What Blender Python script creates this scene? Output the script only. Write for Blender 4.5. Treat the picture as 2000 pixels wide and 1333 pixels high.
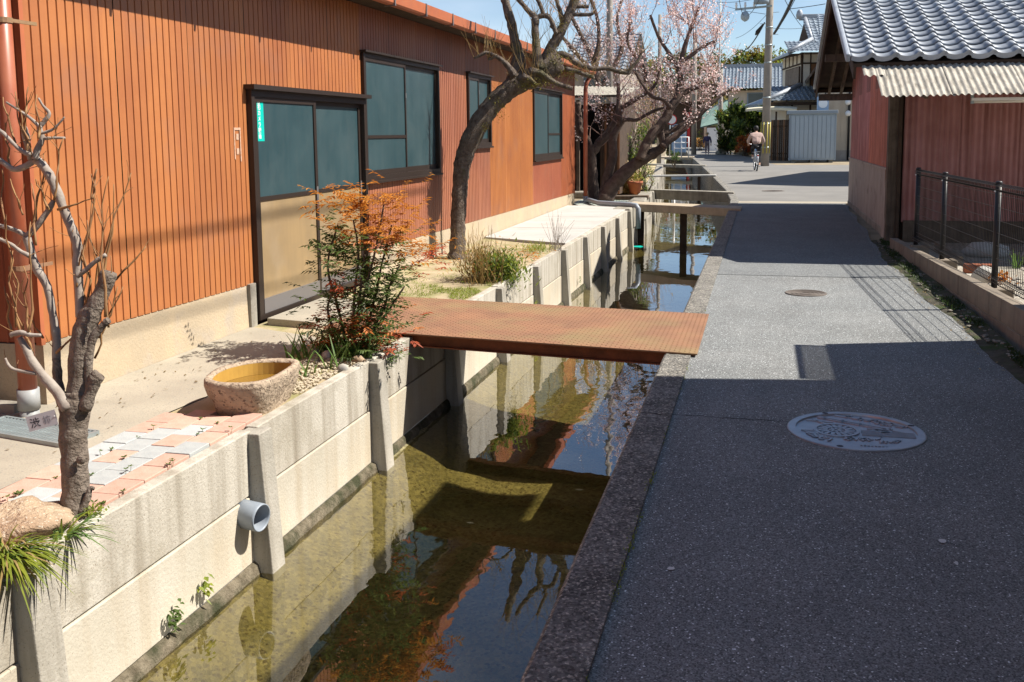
import bpy, bmesh, math, random
from mathutils import Vector, Matrix, noise as mnoise
R = math.radians
scene = bpy.context.scene
for o in list(bpy.data.objects): bpy.data.objects.remove(o, do_unlink=True)
COL = scene.collection

# ------------------------------------------------------------------ camera
FOC, HC = 1950.0, 1.6                       # focal length in photo pixels, eye height in metres
YAW, PITCH, ROLL = R(14.0739), R(7.0), R(0.6)
PPX, PPY = 1000.0, 502.57
_f = Vector((-math.sin(YAW)*math.cos(PITCH), math.cos(YAW)*math.cos(PITCH), -math.sin(PITCH)))
_r0 = Vector((math.cos(YAW), math.sin(YAW), 0)); _u0 = _r0.cross(_f)
_r = _r0*math.cos(ROLL) - _u0*math.sin(ROLL); _u = _r.cross(_f)
CAMP = Vector((0, 0, HC))
cam = bpy.data.cameras.new('camera'); camo = bpy.data.objects.new('camera', cam); COL.objects.link(camo)
m = Matrix((( _r.x, _u.x, -_f.x, 0), (_r.y, _u.y, -_f.y, 0), (_r.z, _u.z, -_f.z, HC), (0, 0, 0, 1)))
camo.matrix_world = m
cam.sensor_fit = 'HORIZONTAL'; cam.sensor_width = 36; cam.lens = FOC/2000*36
cam.shift_y = -(666.5-PPY)/2000
cam.clip_start = .05; cam.clip_end = 2000
scene.camera = camo
# ------------------------------------------------------------------ world, sun, exposure
SUN_EL, SUN_AZ = R(49.8), math.atan2(.973, .226)
w = bpy.data.worlds.new('World'); scene.world = w; w.use_nodes = True
nt = w.node_tree; nt.nodes.clear()
out = nt.nodes.new('ShaderNodeOutputWorld'); bg = nt.nodes.new('ShaderNodeBackground')
sky = nt.nodes.new('ShaderNodeTexSky'); sky.sky_type = 'NISHITA'; sky.sun_disc = False
sky.sun_elevation = SUN_EL; sky.sun_rotation = SUN_AZ; sky.air_density = 1.0; sky.altitude = 1500; sky.dust_density = .1; sky.ozone_density = 1.4
bg.inputs['Strength'].default_value = .066
tcw = nt.nodes.new('ShaderNodeTexCoord'); mpw = nt.nodes.new('ShaderNodeMapping'); mpw.inputs['Scale'].default_value = (1.6, 1.6, 5)
nzw = nt.nodes.new('ShaderNodeTexNoise'); nzw.inputs['Scale'].default_value = 1.7; nzw.inputs['Detail'].default_value = 7
rpw = nt.nodes.new('ShaderNodeValToRGB'); rpw.color_ramp.elements[0].position = .48; rpw.color_ramp.elements[1].position = .8
rpw.color_ramp.elements[1].color = (.55, .55, .55, 1)
mxw = nt.nodes.new('ShaderNodeMix'); mxw.data_type = 'RGBA'; mxw.inputs[7].default_value = (8.0, 8.6, 9.4, 1)
nt.links.new(tcw.outputs['Generated'], mpw.inputs[0]); nt.links.new(mpw.outputs[0], nzw.inputs[0]); nt.links.new(nzw.outputs[0], rpw.inputs[0])
nt.links.new(rpw.outputs[0], mxw.inputs[0]); nt.links.new(sky.outputs[0], mxw.inputs[6]); nt.links.new(mxw.outputs[2], bg.inputs[0])
nt.links.new(bg.outputs[0], out.inputs[0])
sl = bpy.data.lights.new('sun', 'SUN'); sl.energy = 4.6; sl.angle = R(.5); sl.color = (1, .93, .83)
so = bpy.data.objects.new('sun', sl); COL.objects.link(so)
SUND = Vector((-.973*math.cos(SUN_EL), -.226*math.cos(SUN_EL), -math.sin(SUN_EL)))
so.rotation_euler = SUND.to_track_quat('-Z', 'Y').to_euler(); so.location = (10, 5, 12)
scene.view_settings.view_transform = 'Standard'; scene.view_settings.look = 'None'
scene.view_settings.exposure = 1.05; scene.view_settings.gamma = 1; scene.view_settings.use_curve_mapping = False
scene.render.engine = 'CYCLES'
scene.cycles.max_bounces = 5; scene.cycles.diffuse_bounces = 3; scene.cycles.transparent_max_bounces = 12; scene.cycles.use_denoising = True

# ------------------------------------------------------------------ helpers
def ray(px, py): return _r*((px-PPX)/FOC) - _u*((py-PPY)/FOC) + _f
def G(px, py, z=0.0): d = ray(px, py); return CAMP + d*((z-HC)/d.z)
def AX(px, py, x): d = ray(px, py); return CAMP + d*(x/d.x)
def AY(px, py, y): d = ray(px, py); return CAMP + d*(y/d.y)
def DP(px, py, dep): return CAMP + ray(px, py)*dep
def depth(p): return (Vector(p)-CAMP).dot(_f)

MATS = {}
def mat(name, c1, c2=None, scale=4.0, rough=.8, bump=0.0, bscale=40.0, metal=0.0, spec=.3, rnd=0.0, streak=0.0,
        sdark=(.3, .25, .2), stretch=(9, 9, .5), objcol=False, lo=.35, hi=.65, speck=None, coat=0.0, detail=6.0, bdist=.01, grime=None, grain=None, trans=0.0):
    if name in MATS: return MATS[name]
    mt = bpy.data.materials.new(name); mt.use_nodes = True; t = mt.node_tree; N = t.nodes; L = t.links
    b = N['Principled BSDF']; b.inputs['Roughness'].default_value = rough; b.inputs['Metallic'].default_value = metal
    b.inputs['Specular IOR Level'].default_value = spec; b.inputs['Coat Weight'].default_value = coat
    tc = N.new('ShaderNodeTexCoord'); co = tc.outputs['Object']
    def mix(fac, a, bb, mode='MIX'):
        x = N.new('ShaderNodeMix'); x.data_type = 'RGBA'; x.blend_type = mode
        for i, v in ((0, fac), (6, a), (7, bb)):
            if isinstance(v, (int, float)): x.inputs[i].default_value = v
            elif isinstance(v, tuple): x.inputs[i].default_value = (*v[:3], 1)
            else: L.new(v, x.inputs[i])
        return x.outputs[2]
    def nz(sc, det=detail, vec=None, rg=.6):
        x = N.new('ShaderNodeTexNoise'); x.inputs['Scale'].default_value = sc; x.inputs['Detail'].default_value = det
        x.inputs['Roughness'].default_value = rg; L.new(vec or co, x.inputs['Vector']); return x.outputs[0]
    def ramp(v, a, bb):
        x = N.new('ShaderNodeMapRange'); x.inputs[1].default_value = a; x.inputs[2].default_value = bb; L.new(v, x.inputs[0]); return x.outputs[0]
    col = c1
    if c2 is not None: col = mix(ramp(nz(scale), lo, hi), c1, c2)
    if objcol:
        oi = N.new('ShaderNodeObjectInfo'); col = mix(1.0, col, oi.outputs['Color'], 'MULTIPLY')
    if streak:
        mp = N.new('ShaderNodeMapping'); mp.inputs['Scale'].default_value = stretch; L.new(co, mp.inputs[0])
        f = ramp(nz(1.0, 5, mp.outputs[0]), .45, .75); fm = N.new('ShaderNodeMath'); fm.operation = 'MULTIPLY'; fm.inputs[1].default_value = streak
        L.new(f, fm.inputs[0]); col = mix(fm.outputs[0], col, sdark)
    if grime:
        gc, gs, ga, gb, gf = grime
        fm = N.new('ShaderNodeMath'); fm.operation = 'MULTIPLY'; fm.inputs[1].default_value = gf
        L.new(ramp(nz(gs, 8), ga, gb), fm.inputs[0]); col = mix(fm.outputs[0], col, gc)
    if speck:
        sc, ss, sa, sb = speck
        v = N.new('ShaderNodeTexVoronoi'); v.inputs['Scale'].default_value = ss; L.new(co, v.inputs['Vector'])
        s = N.new('ShaderNodeSeparateColor'); L.new(v.outputs['Color'], s.inputs[0])
        col = mix(ramp(s.outputs[0], sa, sb), col, sc)
    if grain:
        gs_, glo, ghi = grain
        v = N.new('ShaderNodeTexVoronoi'); v.inputs['Scale'].default_value = gs_; L.new(co, v.inputs['Vector'])
        sp = N.new('ShaderNodeSeparateColor'); L.new(v.outputs['Color'], sp.inputs[0])
        mr = N.new('ShaderNodeMapRange'); mr.inputs[3].default_value = glo; mr.inputs[4].default_value = ghi; L.new(sp.outputs[1], mr.inputs[0])
        hs = N.new('ShaderNodeHueSaturation'); L.new(mr.outputs[0], hs.inputs['Value'])
        if isinstance(col, tuple): hs.inputs['Color'].default_value = (*col, 1)
        else: L.new(col, hs.inputs['Color'])
        col = hs.outputs[0]
    if rnd:
        oi = N.new('ShaderNodeObjectInfo'); hs = N.new('ShaderNodeHueSaturation')
        mr = N.new('ShaderNodeMapRange'); mr.inputs[3].default_value = 1-rnd; mr.inputs[4].default_value = 1+rnd
        L.new(oi.outputs['Random'], mr.inputs[0]); L.new(mr.outputs[0], hs.inputs['Value'])
        if isinstance(col, tuple): hs.inputs['Color'].default_value = (*col, 1)
        else: L.new(col, hs.inputs['Color'])
        col = hs.outputs[0]
    if isinstance(col, tuple): b.inputs['Base Color'].default_value = (*col, 1)
    else: L.new(col, b.inputs['Base Color'])
    if bump:
        bp = N.new('ShaderNodeBump'); bp.inputs['Strength'].default_value = bump; bp.inputs['Distance'].default_value = bdist
        L.new(nz(bscale, 4), bp.inputs['Height']); L.new(bp.outputs[0], b.inputs['Normal'])
    if trans:
        tl = N.new('ShaderNodeBsdfTranslucent'); mx = N.new('ShaderNodeMixShader'); mx.inputs[0].default_value = trans
        if isinstance(col, tuple): tl.inputs[0].default_value = (*col, 1)
        else: L.new(col, tl.inputs[0])
        L.new(b.outputs[0], mx.inputs[1]); L.new(tl.outputs[0], mx.inputs[2]); L.new(mx.outputs[0], N['Material Output'].inputs[0])
    MATS[name] = mt; return mt

class MB:
    def __init__(s): s.v = []; s.f = []
    def add(s, vs, fs):
        n = len(s.v); s.v += [tuple(v) for v in vs]; s.f += [tuple(i+n for i in f) for f in fs]; return s
    def box(s, a, b, top=None):
        (x0, y0, z0), (x1, y1, z1) = a, b
        return s.add([(x0,y0,z0),(x1,y0,z0),(x1,y1,z0),(x0,y1,z0),(x0,y0,z1),(x1,y0,z1),(x1,y1,z1),(x0,y1,z1)],
                     [(0,3,2,1),(4,5,6,7),(0,1,5,4),(1,2,6,5),(2,3,7,6),(3,0,4,7)])
    def obox(s, c, ax, ay, az):
        c = Vector(c); ax, ay, az = Vector(ax), Vector(ay), Vector(az); vs = []
        for k in (-1, 1):
            for i, j in ((-1,-1),(1,-1),(1,1),(-1,1)): vs.append(c+ax*i+ay*j+az*k)
        return s.add(vs, [(0,3,2,1),(4,5,6,7),(0,1,5,4),(1,2,6,5),(2,3,7,6),(3,0,4,7)])
    def bar(s, p, q, wx, wz, up=(0, 0, 1)):
        p, q = Vector(p), Vector(q); d = (q-p); u = Vector(up); sd = d.cross(u)
        if sd.length < 1e-6: sd = d.cross(Vector((1, 0, 0)))
        sd.normalize(); u2 = sd.cross(d).normalized()
        return s.obox((p+q)/2, sd*wx/2, d/2, u2*wz/2)
    def prism(s, poly, z0, z1):
        n = len(poly); vs = [(p[0], p[1], z0) for p in poly]+[(p[0], p[1], z1) for p in poly]
        fs = [tuple(range(n))[::-1], tuple(range(n, 2*n))]+[(i, (i+1) % n, n+(i+1) % n, n+i) for i in range(n)]
        return s.add(vs, fs)
    def tube(s, pts, rad, sides=6, cap=True):
        pts = [Vector(p) for p in pts]; n = len(pts)
        if isinstance(rad, (int, float)): rad = [rad]*n
        nrm = None; vs = []
        for i, p in enumerate(pts):
            d = (pts[min(i+1, n-1)]-pts[max(i-1, 0)])
            if d.length < 1e-9: d = Vector((0, 0, 1))
            d.normalize()
            if nrm is None: nrm = d.orthogonal().normalized()
            else:
                nrm = nrm-d*nrm.dot(d)
                nrm = nrm.normalized() if nrm.length > 1e-6 else d.orthogonal().normalized()
            bn = d.cross(nrm)
            for k in range(sides):
                a = 2*math.pi*k/sides; vs.append(p+(nrm*math.cos(a)+bn*math.sin(a))*rad[i])
        fs = [(i*sides+k, i*sides+(k+1) % sides, (i+1)*sides+(k+1) % sides, (i+1)*sides+k) for i in range(n-1) for k in range(sides)]
        if cap: fs += [tuple(range(sides))[::-1], tuple(range((n-1)*sides, n*sides))]
        return s.add(vs, fs)
    def lathe(s, c, prof, sides=24, axis=None):
        c = Vector(c); n = len(prof); vs = []
        q = Vector((0, 0, 1)).rotation_difference(Vector(axis).normalized()) if axis else None
        for (rr, zz) in prof:
            for k in range(sides):
                a = 2*math.pi*k/sides; v = Vector((rr*math.cos(a), rr*math.sin(a), zz))
                if q: v = q @ v
                vs.append(c+v)
        fs = [(i*sides+k, i*sides+(k+1) % sides, (i+1)*sides+(k+1) % sides, (i+1)*sides+k) for i in range(n-1) for k in range(sides)]
        if prof[0][0] > 1e-6: fs.append(tuple(range(sides))[::-1])
        if prof[-1][0] > 1e-6: fs.append(tuple(range((n-1)*sides, n*sides)))
        return s.add(vs, fs)
    def rock(s, c, rx, ry, rz, rng, sub=2, rough=.25, flat=None):
        bm = bmesh.new(); bmesh.ops.create_icosphere(bm, subdivisions=sub, radius=1); off = Vector((rng.random()*50, rng.random()*50, 7))
        for v in bm.verts:
            k = 1+rough*mnoise.noise(v.co*1.3+off)+rough*.5*mnoise.noise(v.co*3.1+off)
            v.co = Vector((v.co.x*rx*k, v.co.y*ry*k, v.co.z*rz*k))
        bm.verts.index_update(); a = rng.random()*6.28; ca, sa = math.cos(a), math.sin(a)
        s.add([(c[0]+v.co.x*ca-v.co.y*sa, c[1]+v.co.x*sa+v.co.y*ca, c[2]+v.co.z) for v in bm.verts], [[v.index for v in f.verts] for f in bm.faces])
        bm.free(); return s
    def leaf(s, p, d, ln, wd, up=None, droop=0.0):
        p, d = Vector(p), Vector(d).normalized(); sd = d.cross(Vector(up) if up else Vector((0, 0, 1)))
        if sd.length < 1e-4: sd = d.orthogonal()
        sd.normalize(); mid = p+d*ln*.45; tip = p+d*ln+Vector((0, 0, -droop*ln))
        return s.add([p, mid+sd*wd/2, tip, mid-sd*wd/2], [(0, 1, 2, 3)])
    def blade(s, p, d, ln, wd, bend=.4, seg=4):
        p = Vector(p); d = Vector(d).normalized(); h = Vector((d.x, d.y, 0)); sd = d.cross(Vector((0, 0, 1)))
        sd = sd.normalized() if sd.length > 1e-4 else Vector((1, 0, 0)); vs = []; fs = []
        for i in range(seg+1):
            t = i/seg; q = p+d*ln*t+Vector((0, 0, -bend*ln*t*t))+h*(bend*.5*ln*t*t); ww = wd*(1-t)**.6*.5+.0006
            vs += [q-sd*ww, q+sd*ww]
            if i: fs.append((2*i-2, 2*i-1, 2*i+1, 2*i))
        return s.add(vs, fs)
    def build(s, name, mt, parent=None, smooth=False, bevel=0.0, loc=None, color=None, kind=None):
        me = bpy.data.meshes.new(name); me.from_pydata(s.v, [], s.f); me.update()
        if smooth: me.polygons.foreach_set('use_smooth', [True]*len(me.polygons))
        if mt: me.materials.append(mt)
        o = bpy.data.objects.new(name, me); COL.objects.link(o)
        if parent: o.parent = parent
        if loc: o.location = loc
        if bevel:
            md = o.modifiers.new('bevel', 'BEVEL'); md.width = bevel; md.segments = 2; md.limit_method = 'ANGLE'
        if color: o.color = (*color, 1)
        if kind: o['kind'] = kind
        return o
def tag(o, label, cat, group=None):
    o['label'] = label; o['category'] = cat
    if group: o['group'] = group
    return o
def thing(name, label, cat, loc=(0, 0, 0), group=None):
    o = bpy.data.objects.new(name, None); COL.objects.link(o); o.empty_display_size = .1
    o['label'] = label; o['category'] = cat
    if group: o['group'] = group
    return o
def struct(o): o['kind'] = 'structure'; return o
def inst(o, name, parent, mtx, color=None):
    c = o.copy(); c.name = name; COL.objects.link(c); c.parent = parent; c.matrix_basis = mtx
    if color: c.color = (*color, 1)
    return c
def lerp(a, b, t): return a+(b-a)*t
def piece(pts, y):
    if y <= pts[0][0]: return pts[0][1]
    for (y0, x0), (y1, x1) in zip(pts, pts[1:]):
        if y <= y1: return lerp(x0, x1, (y-y0)/(y1-y0))
    return pts[-1][1]

# canal edges (y, x)
RE = [(-30, -.66), (21, -.66), (24.3, -.72), (28.4, -.98), (42.9, -2.28), (75, -5.3), (105, -7.9), (158, -13)]
LE = [(-30, -2.70), (22.5, -2.70), (25.3, -2.72), (40, -3.85), (63, -5.9), (80, -7.4), (105, -9.6), (158, -15)]
YS = [-30, 0, 3, 6, 10, 14, 18, 21, 22.5, 24.3, 25.3, 28.4, 32, 36, 40, 42.9, 50, 63, 75, 80, 105, 130, 158]
WATER_Z = -.80
# ------------------------------------------------------------------ materials
m_asph = mat('asphalt', (.172,.182,.183), (.212,.220,.218), 1.3, .85, .8, 150, speck=((.62,.65,.66), 190, .962, .98), bdist=.006, grain=(190, .42, 1.5), streak=.35, sdark=(.10,.10,.10), stretch=(2.2, .12, 1), grime=((.12,.117,.11), .7, .5, .8, .5))
m_asph2 = mat('asphalt_far', (.165,.16,.15), (.205,.198,.185), .8, .9, .3, 120, bdist=.005)
m_kerb = mat('kerb_aggregate', (.135,.130,.118), (.21,.202,.185), 7, .9, 1.0, 95, speck=((.42,.39,.33), 110, .72, .97), bdist=.015, grime=((.05,.05,.045), 3, .5, .72, .7), grain=(90, .5, 1.5))
m_conc = mat('canal_concrete', (.50,.472,.41), (.39,.36,.30), 1.6, .88, .5, 60, streak=.95, sdark=(.20,.17,.125), stretch=(7, 7, .5), speck=((.26,.22,.17), 240, .95, .99), rnd=.05, grime=((.27,.24,.18), 3.1, .55, .7, .6))
m_butt = mat('buttress_concrete', (.40,.375,.325), (.30,.28,.235), 2.2, .9, .5, 60, streak=.8, sdark=(.17,.15,.115), stretch=(9, 9, .5), speck=((.2,.18,.14), 240, .95, .99), rnd=.08)
m_conc_low = mat('canal_concrete_lower', (.50,.465,.39), (.42,.385,.31), 1.6, .88, .4, 60, streak=.6, sdark=(.34,.27,.18), stretch=(7, 7, .5), speck=((.3,.26,.2), 240, .95, .99), rnd=.05, grime=((.52,.43,.30), 1.1, .47, .72, .6))
m_conc2 = mat('path_concrete', (.37,.335,.265), (.30,.27,.215), 1.7, .9, .3, 80, speck=((.25,.23,.2), 120, .9, .99), grime=((.22,.2,.16), 1.3, .52, .75, .55))
m_slab = mat('pale_slab_concrete', (.44,.435,.41), (.37,.365,.345), 1.6, .85, .2, 70, rnd=.03)
m_found = mat('foundation_render', (.46,.37,.25), (.38,.315,.225), 2.5, .9, .5, 45, speck=((.33,.27,.2), 200, .92, .99), grime=((.38,.33,.27), 3.2, .5, .68, .8))
m_ground = mat('soil', (.20,.16,.11), (.30,.25,.17), 1.2, .95, .6, 30)
m_bed = mat('canal_bed_mud', (.25,.22,.115), (.175,.155,.08), 5, .95, .9, 26, speck=((.10,.08,.04), 60, .91, .95), bdist=.03, grime=((.12,.11,.055), 2.2, .5, .68, .7), grain=(45, .7, 1.3))
m_dark_conc = mat('old_concrete', (.33,.31,.26), (.22,.20,.17), 4, .92, .6, 40, streak=.6, sdark=(.10,.09,.07), rnd=.06)
m_block = mat('block_concrete', (.27,.225,.175), (.20,.17,.135), 5, .93, .6, 90, rnd=.1, streak=.45, sdark=(.15,.12,.1))
m_mossy = mat('mossy_footing', (.085,.07,.045), (.20,.17,.12), 16, .95, 1.0, 60, bdist=.02, grime=((.03,.035,.014), 5, .42, .6, .9))
m_soil2 = mat('verge_dirt', (.055,.05,.035), (.11,.10,.075), 9, .95, .9, 60, grime=((.05,.075,.02), 4, .45, .6, .9), bdist=.03)
m_sandy = mat('sandy_yard', (.42,.34,.22), (.33,.27,.17), 3, .95, .5, 60, grime=((.17,.18,.05), 2.6, .47, .65, .75))
m_siding = mat('painted_siding', (.415,.160,.053), (.345,.125,.045), 1.6, .5, .12, 14, streak=.45, sdark=(.24,.075,.035), stretch=(8, 8, .22), objcol=True, spec=.35, grime=((.27,.13,.085), 1.9, .54, .76, .5))
m_brown = mat('bronze_aluminium', (.035,.024,.019), None, rough=.45, metal=.3, spec=.5, bump=.05)
m_alu = mat('grey_aluminium', (.20,.19,.19), None, rough=.4, metal=.4)
m_tan = mat('amber_frosted_panel', (.305,.215,.112), (.25,.18,.10), 3, .35, spec=.5, streak=.5, sdark=(.22,.16,.09), stretch=(14, 14, .7), grime=((.30,.24,.17), 2.0, .5, .7, .5))
m_gutter = mat('red_painted_gutter', (.44,.135,.055), (.37,.11,.05), 5, .45, spec=.4, streak=.3, sdark=(.3,.13,.08))
m_pipe = mat('brown_downpipe', (.30,.075,.035), (.36,.12,.06), 3, .4, spec=.5)
m_pvc = mat('grey_pvc', (.27,.31,.36), (.22,.25,.29), 6, .45, spec=.45)
m_pvc2 = mat('light_pvc', (.32,.33,.33), (.25,.26,.26), 9, .5)
m_rust = mat('rust_plate', (.285,.148,.084), (.215,.115,.070), 3, .8, .3, 60, metal=.05, grime=((.25,.20,.095), 1.3, .48, .66, .6))
m_rust2 = mat('rust_beam', (.22,.07,.03), (.13,.045,.02), 7, .85, .4, 60)
m_steel = mat('galvanised', (.36,.42,.43), (.30,.34,.35), 9, .45, metal=.5)
m_iron = mat('cast_iron', (.40,.43,.47), (.32,.35,.39), 14, .36, .1, 60, metal=.55, spec=.5)
m_iron_dk = mat('cast_iron_recess', (.045,.05,.055), (.075,.08,.085), 20, .7, metal=.2)
m_stone = mat('granite_tub', (.42,.335,.245), (.33,.255,.185), 9, .92, 1.0, 28, speck=((.16,.12,.09), 80, .8, .97), bdist=.02)
m_boulder = mat('boulder', (.43,.34,.235), (.33,.215,.135), 4, .92, 1.0, 30, bdist=.03, speck=((.52,.45,.36), 160, .9, .98), grime=((.22,.17,.12), 6, .5, .7, .6))
m_wood_water = mat('tub_inner', (.42,.25,.05), (.33,.19,.04), 5, .6)
m_paver_r = mat('salmon_paver', (.52,.335,.265), (.46,.28,.215), 14, .9, .3, 120, rnd=.10)
m_paver_g = mat('grey_paver', (.40,.42,.41), (.34,.36,.36), 14, .9, .3, 120, rnd=.10)
m_bark = mat('bark', (.15,.118,.092), (.24,.20,.165), 14, .95, 1.0, 55, bdist=.02, streak=.6, sdark=(.045,.035,.028), stretch=(30, 30, 6))
m_bark_p = mat('plum_bark', (.095,.068,.053), (.20,.165,.135), 16, .95, 1.0, 60, bdist=.03, grime=((.10,.10,.03), 3, .54, .68, .6), streak=.5, sdark=(.05,.035,.028), stretch=(22, 22, 8))
m_bark_d = mat('plum_bark_dark', (.075,.052,.042), (.13,.095,.075), 9, .95, 1.0, 45, bdist=.02)
m_twig = mat('grey_branch', (.33,.29,.25), (.24,.20,.17), 18, .8, .3, 60)
m_twig2 = mat('young_twig', (.30,.17,.07), (.22,.11,.05), 8, .7)
m_ptwig = mat('plum_twig', (.22,.14,.115), (.30,.20,.165), 9, .85)
m_moss = mat('moss', (.13,.12,.02), (.20,.17,.03), 22, .98, 1, 60)
def leafm(n, a, b): return mat(n, a, b, 11, .5, spec=.35, rnd=.05, trans=.45)
m_lg = leafm('leaf_green', (.07,.125,.032), (.125,.18,.045))
m_ly = leafm('leaf_yellowgreen', (.27,.30,.035), (.17,.23,.035))
m_lo = leafm('leaf_orange', (.58,.26,.04), (.50,.17,.025))
m_lr = leafm('leaf_red', (.46,.10,.04), (.33,.07,.03))
m_rusty0 = leafm('leaf_bronze', (.20,.12,.03), (.15,.10,.03))
m_lt = leafm('leaf_straw', (.46,.33,.14), (.34,.23,.09))
m_ldk = leafm('leaf_deep', (.032,.06,.018), (.055,.085,.02))
m_liris = leafm('leaf_blade', (.10,.19,.05), (.16,.25,.06))
m_bloss = mat('blossom', (.86,.62,.58), (.90,.74,.70), 30, .7, trans=.4)
m_bud = mat('blossom_bud', (.62,.27,.23), (.68,.36,.31), 30, .7, trans=.4)
m_petal = mat('blossom_petal', (.92,.86,.83), (.90,.76,.72), 30, .7, trans=.4)
m_shed = mat('red_corrugated', (.48,.235,.225), (.38,.165,.15), 2.2, .6, .1, 30, spec=.3, objcol=True, streak=.8, sdark=(.15,.045,.03), stretch=(16, 16, .6), grime=((.40,.20,.19), 3.5, .55, .7, .5))
m_fibre = mat('fibre_cement', (.46,.43,.37), (.36,.33,.28), 5, .92, .4, 60, streak=.85, sdark=(.12,.11,.09), stretch=(26, 2, 10))
m_tile = mat('glazed_kawara', (.35,.38,.425), (.27,.30,.34), 4, .48, .05, 40, metal=.12, spec=.5, rnd=.14, grime=((.09,.10,.11), 6, .55, .75, .5))
m_tile2 = mat('far_kawara', (.25,.30,.35), (.16,.20,.25), 1.5, .45, metal=.15, grime=((.34,.38,.43), 3, .5, .6, .6))
m_timber = mat('old_timber', (.10,.075,.055), (.16,.125,.095), 5, .9, .5, 50, streak=.6, sdark=(.035,.025,.02), stretch=(25, 25, 1.5))
m_timber_d = mat('dark_timber', (.05,.033,.024), (.075,.05,.035), 5, .9, .4, 40)
m_timber_o = mat('orange_board', (.26,.125,.06), (.18,.09,.045), 4, .85, streak=.5, sdark=(.08,.04,.02), stretch=(20, 20, 1))
m_board = mat('grey_board', (.42,.36,.31), (.36,.31,.27), 3, .8, .2, 40, streak=.5, sdark=(.20,.16,.13), grime=((.1,.085,.07), 2.3, .55, .72, .7))
m_black = mat('black_powdercoat', (.016,.016,.019), None, rough=.45, spec=.4)
m_sandstone = mat('sandy_gravel', (.50,.43,.31), (.36,.31,.23), 9, .9)
m_gravel = mat('gravel_stone', (.42,.39,.33), (.26,.25,.24), 9, .9, rnd=.2)
m_pole = mat('utility_pole_concrete', (.30,.27,.235), (.24,.215,.19), 2, .9, .2, 30)
m_wire = mat('black_cable', (.02,.02,.022), None, rough=.6)
m_white = mat('off_white_plaster', (.72,.68,.60), (.66,.62,.54), 2, .9, rnd=.04)
m_cream = mat('cream_cladding', (.58,.49,.38), (.53,.45,.35), 2, .85, streak=.3, sdark=(.4,.33,.26))
m_booth = mat('blue_grey_steel', (.33,.40,.46), (.30,.37,.43), 2, .5, spec=.4)
m_booth_d = mat('blue_grey_trim', (.24,.29,.34), None, rough=.5)
m_glass_f = mat('dim_window', (.05,.065,.075), (.035,.045,.05), 2, .12, spec=.6)
m_canopy = mat('cream_canopy', (.62,.58,.44), None, rough=.6)
m_yellow = mat('yellow_guard', (.42,.35,.07), None, rough=.5)
m_blue = mat('blue_panel', (.30,.42,.58), None, rough=.5)
m_whitep = mat('white_paint', (.78,.78,.78), None, rough=.5)
m_green_p = mat('pale_green_sheet', (.22,.32,.28), (.17,.26,.22), 3, .7)
m_teal = mat('teal_sticker', (.0,.46,.38), None, rough=.35, spec=.5)
m_redp = mat('red_paint', (.5,.03,.03), None, rough=.5)
m_terra = mat('terracotta', (.36,.13,.07), (.30,.10,.055), 8, .9)
m_skin = mat('skin', (.50,.29,.20), None, rough=.6)
m_hair = mat('black_hair', (.012,.011,.011), None, rough=.6)
m_shirt = mat('beige_shirt', (.46,.34,.30), (.40,.29,.26), 8, .9)
m_trous = mat('black_trousers', (.014,.014,.017), None, rough=.9)
m_navy = mat('navy_jacket', (.075,.07,.14), (.06,.055,.115), 9, .9)
m_mauve = mat('mauve_trousers', (.20,.15,.16), None, rough=.9)
m_hat = mat('straw_hat', (.30,.22,.12), None, rough=.9)
m_silver = mat('bicycle_silver', (.5,.52,.55), None, rough=.3, metal=.8)
m_bikeblue = mat('bicycle_blue', (.12,.22,.42), None, rough=.35)
m_tyre = mat('tyre_rubber', (.02,.02,.02), None, rough=.8)
m_tag = mat('grey_tag', (.46,.47,.50), None, rough=.4, metal=.2)
m_ink = mat('dark_ink', (.05,.05,.06), None, rough=.8)
def glassy(name, c, c2, rough):
    mt = mat(name, c, c2, 2.2, rough, spec=.6, grime=((.16,.19,.18), 1.6, .5, .75, .5)); return mt
m_win = mat('frosted_window', (.022,.052,.062), (.034,.068,.078), 2.2, .30, spec=.5, streak=.35, sdark=(.06,.09,.095), stretch=(11, 11, .8), grime=((.07,.10,.105), 1.6, .52, .78, .6))

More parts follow.
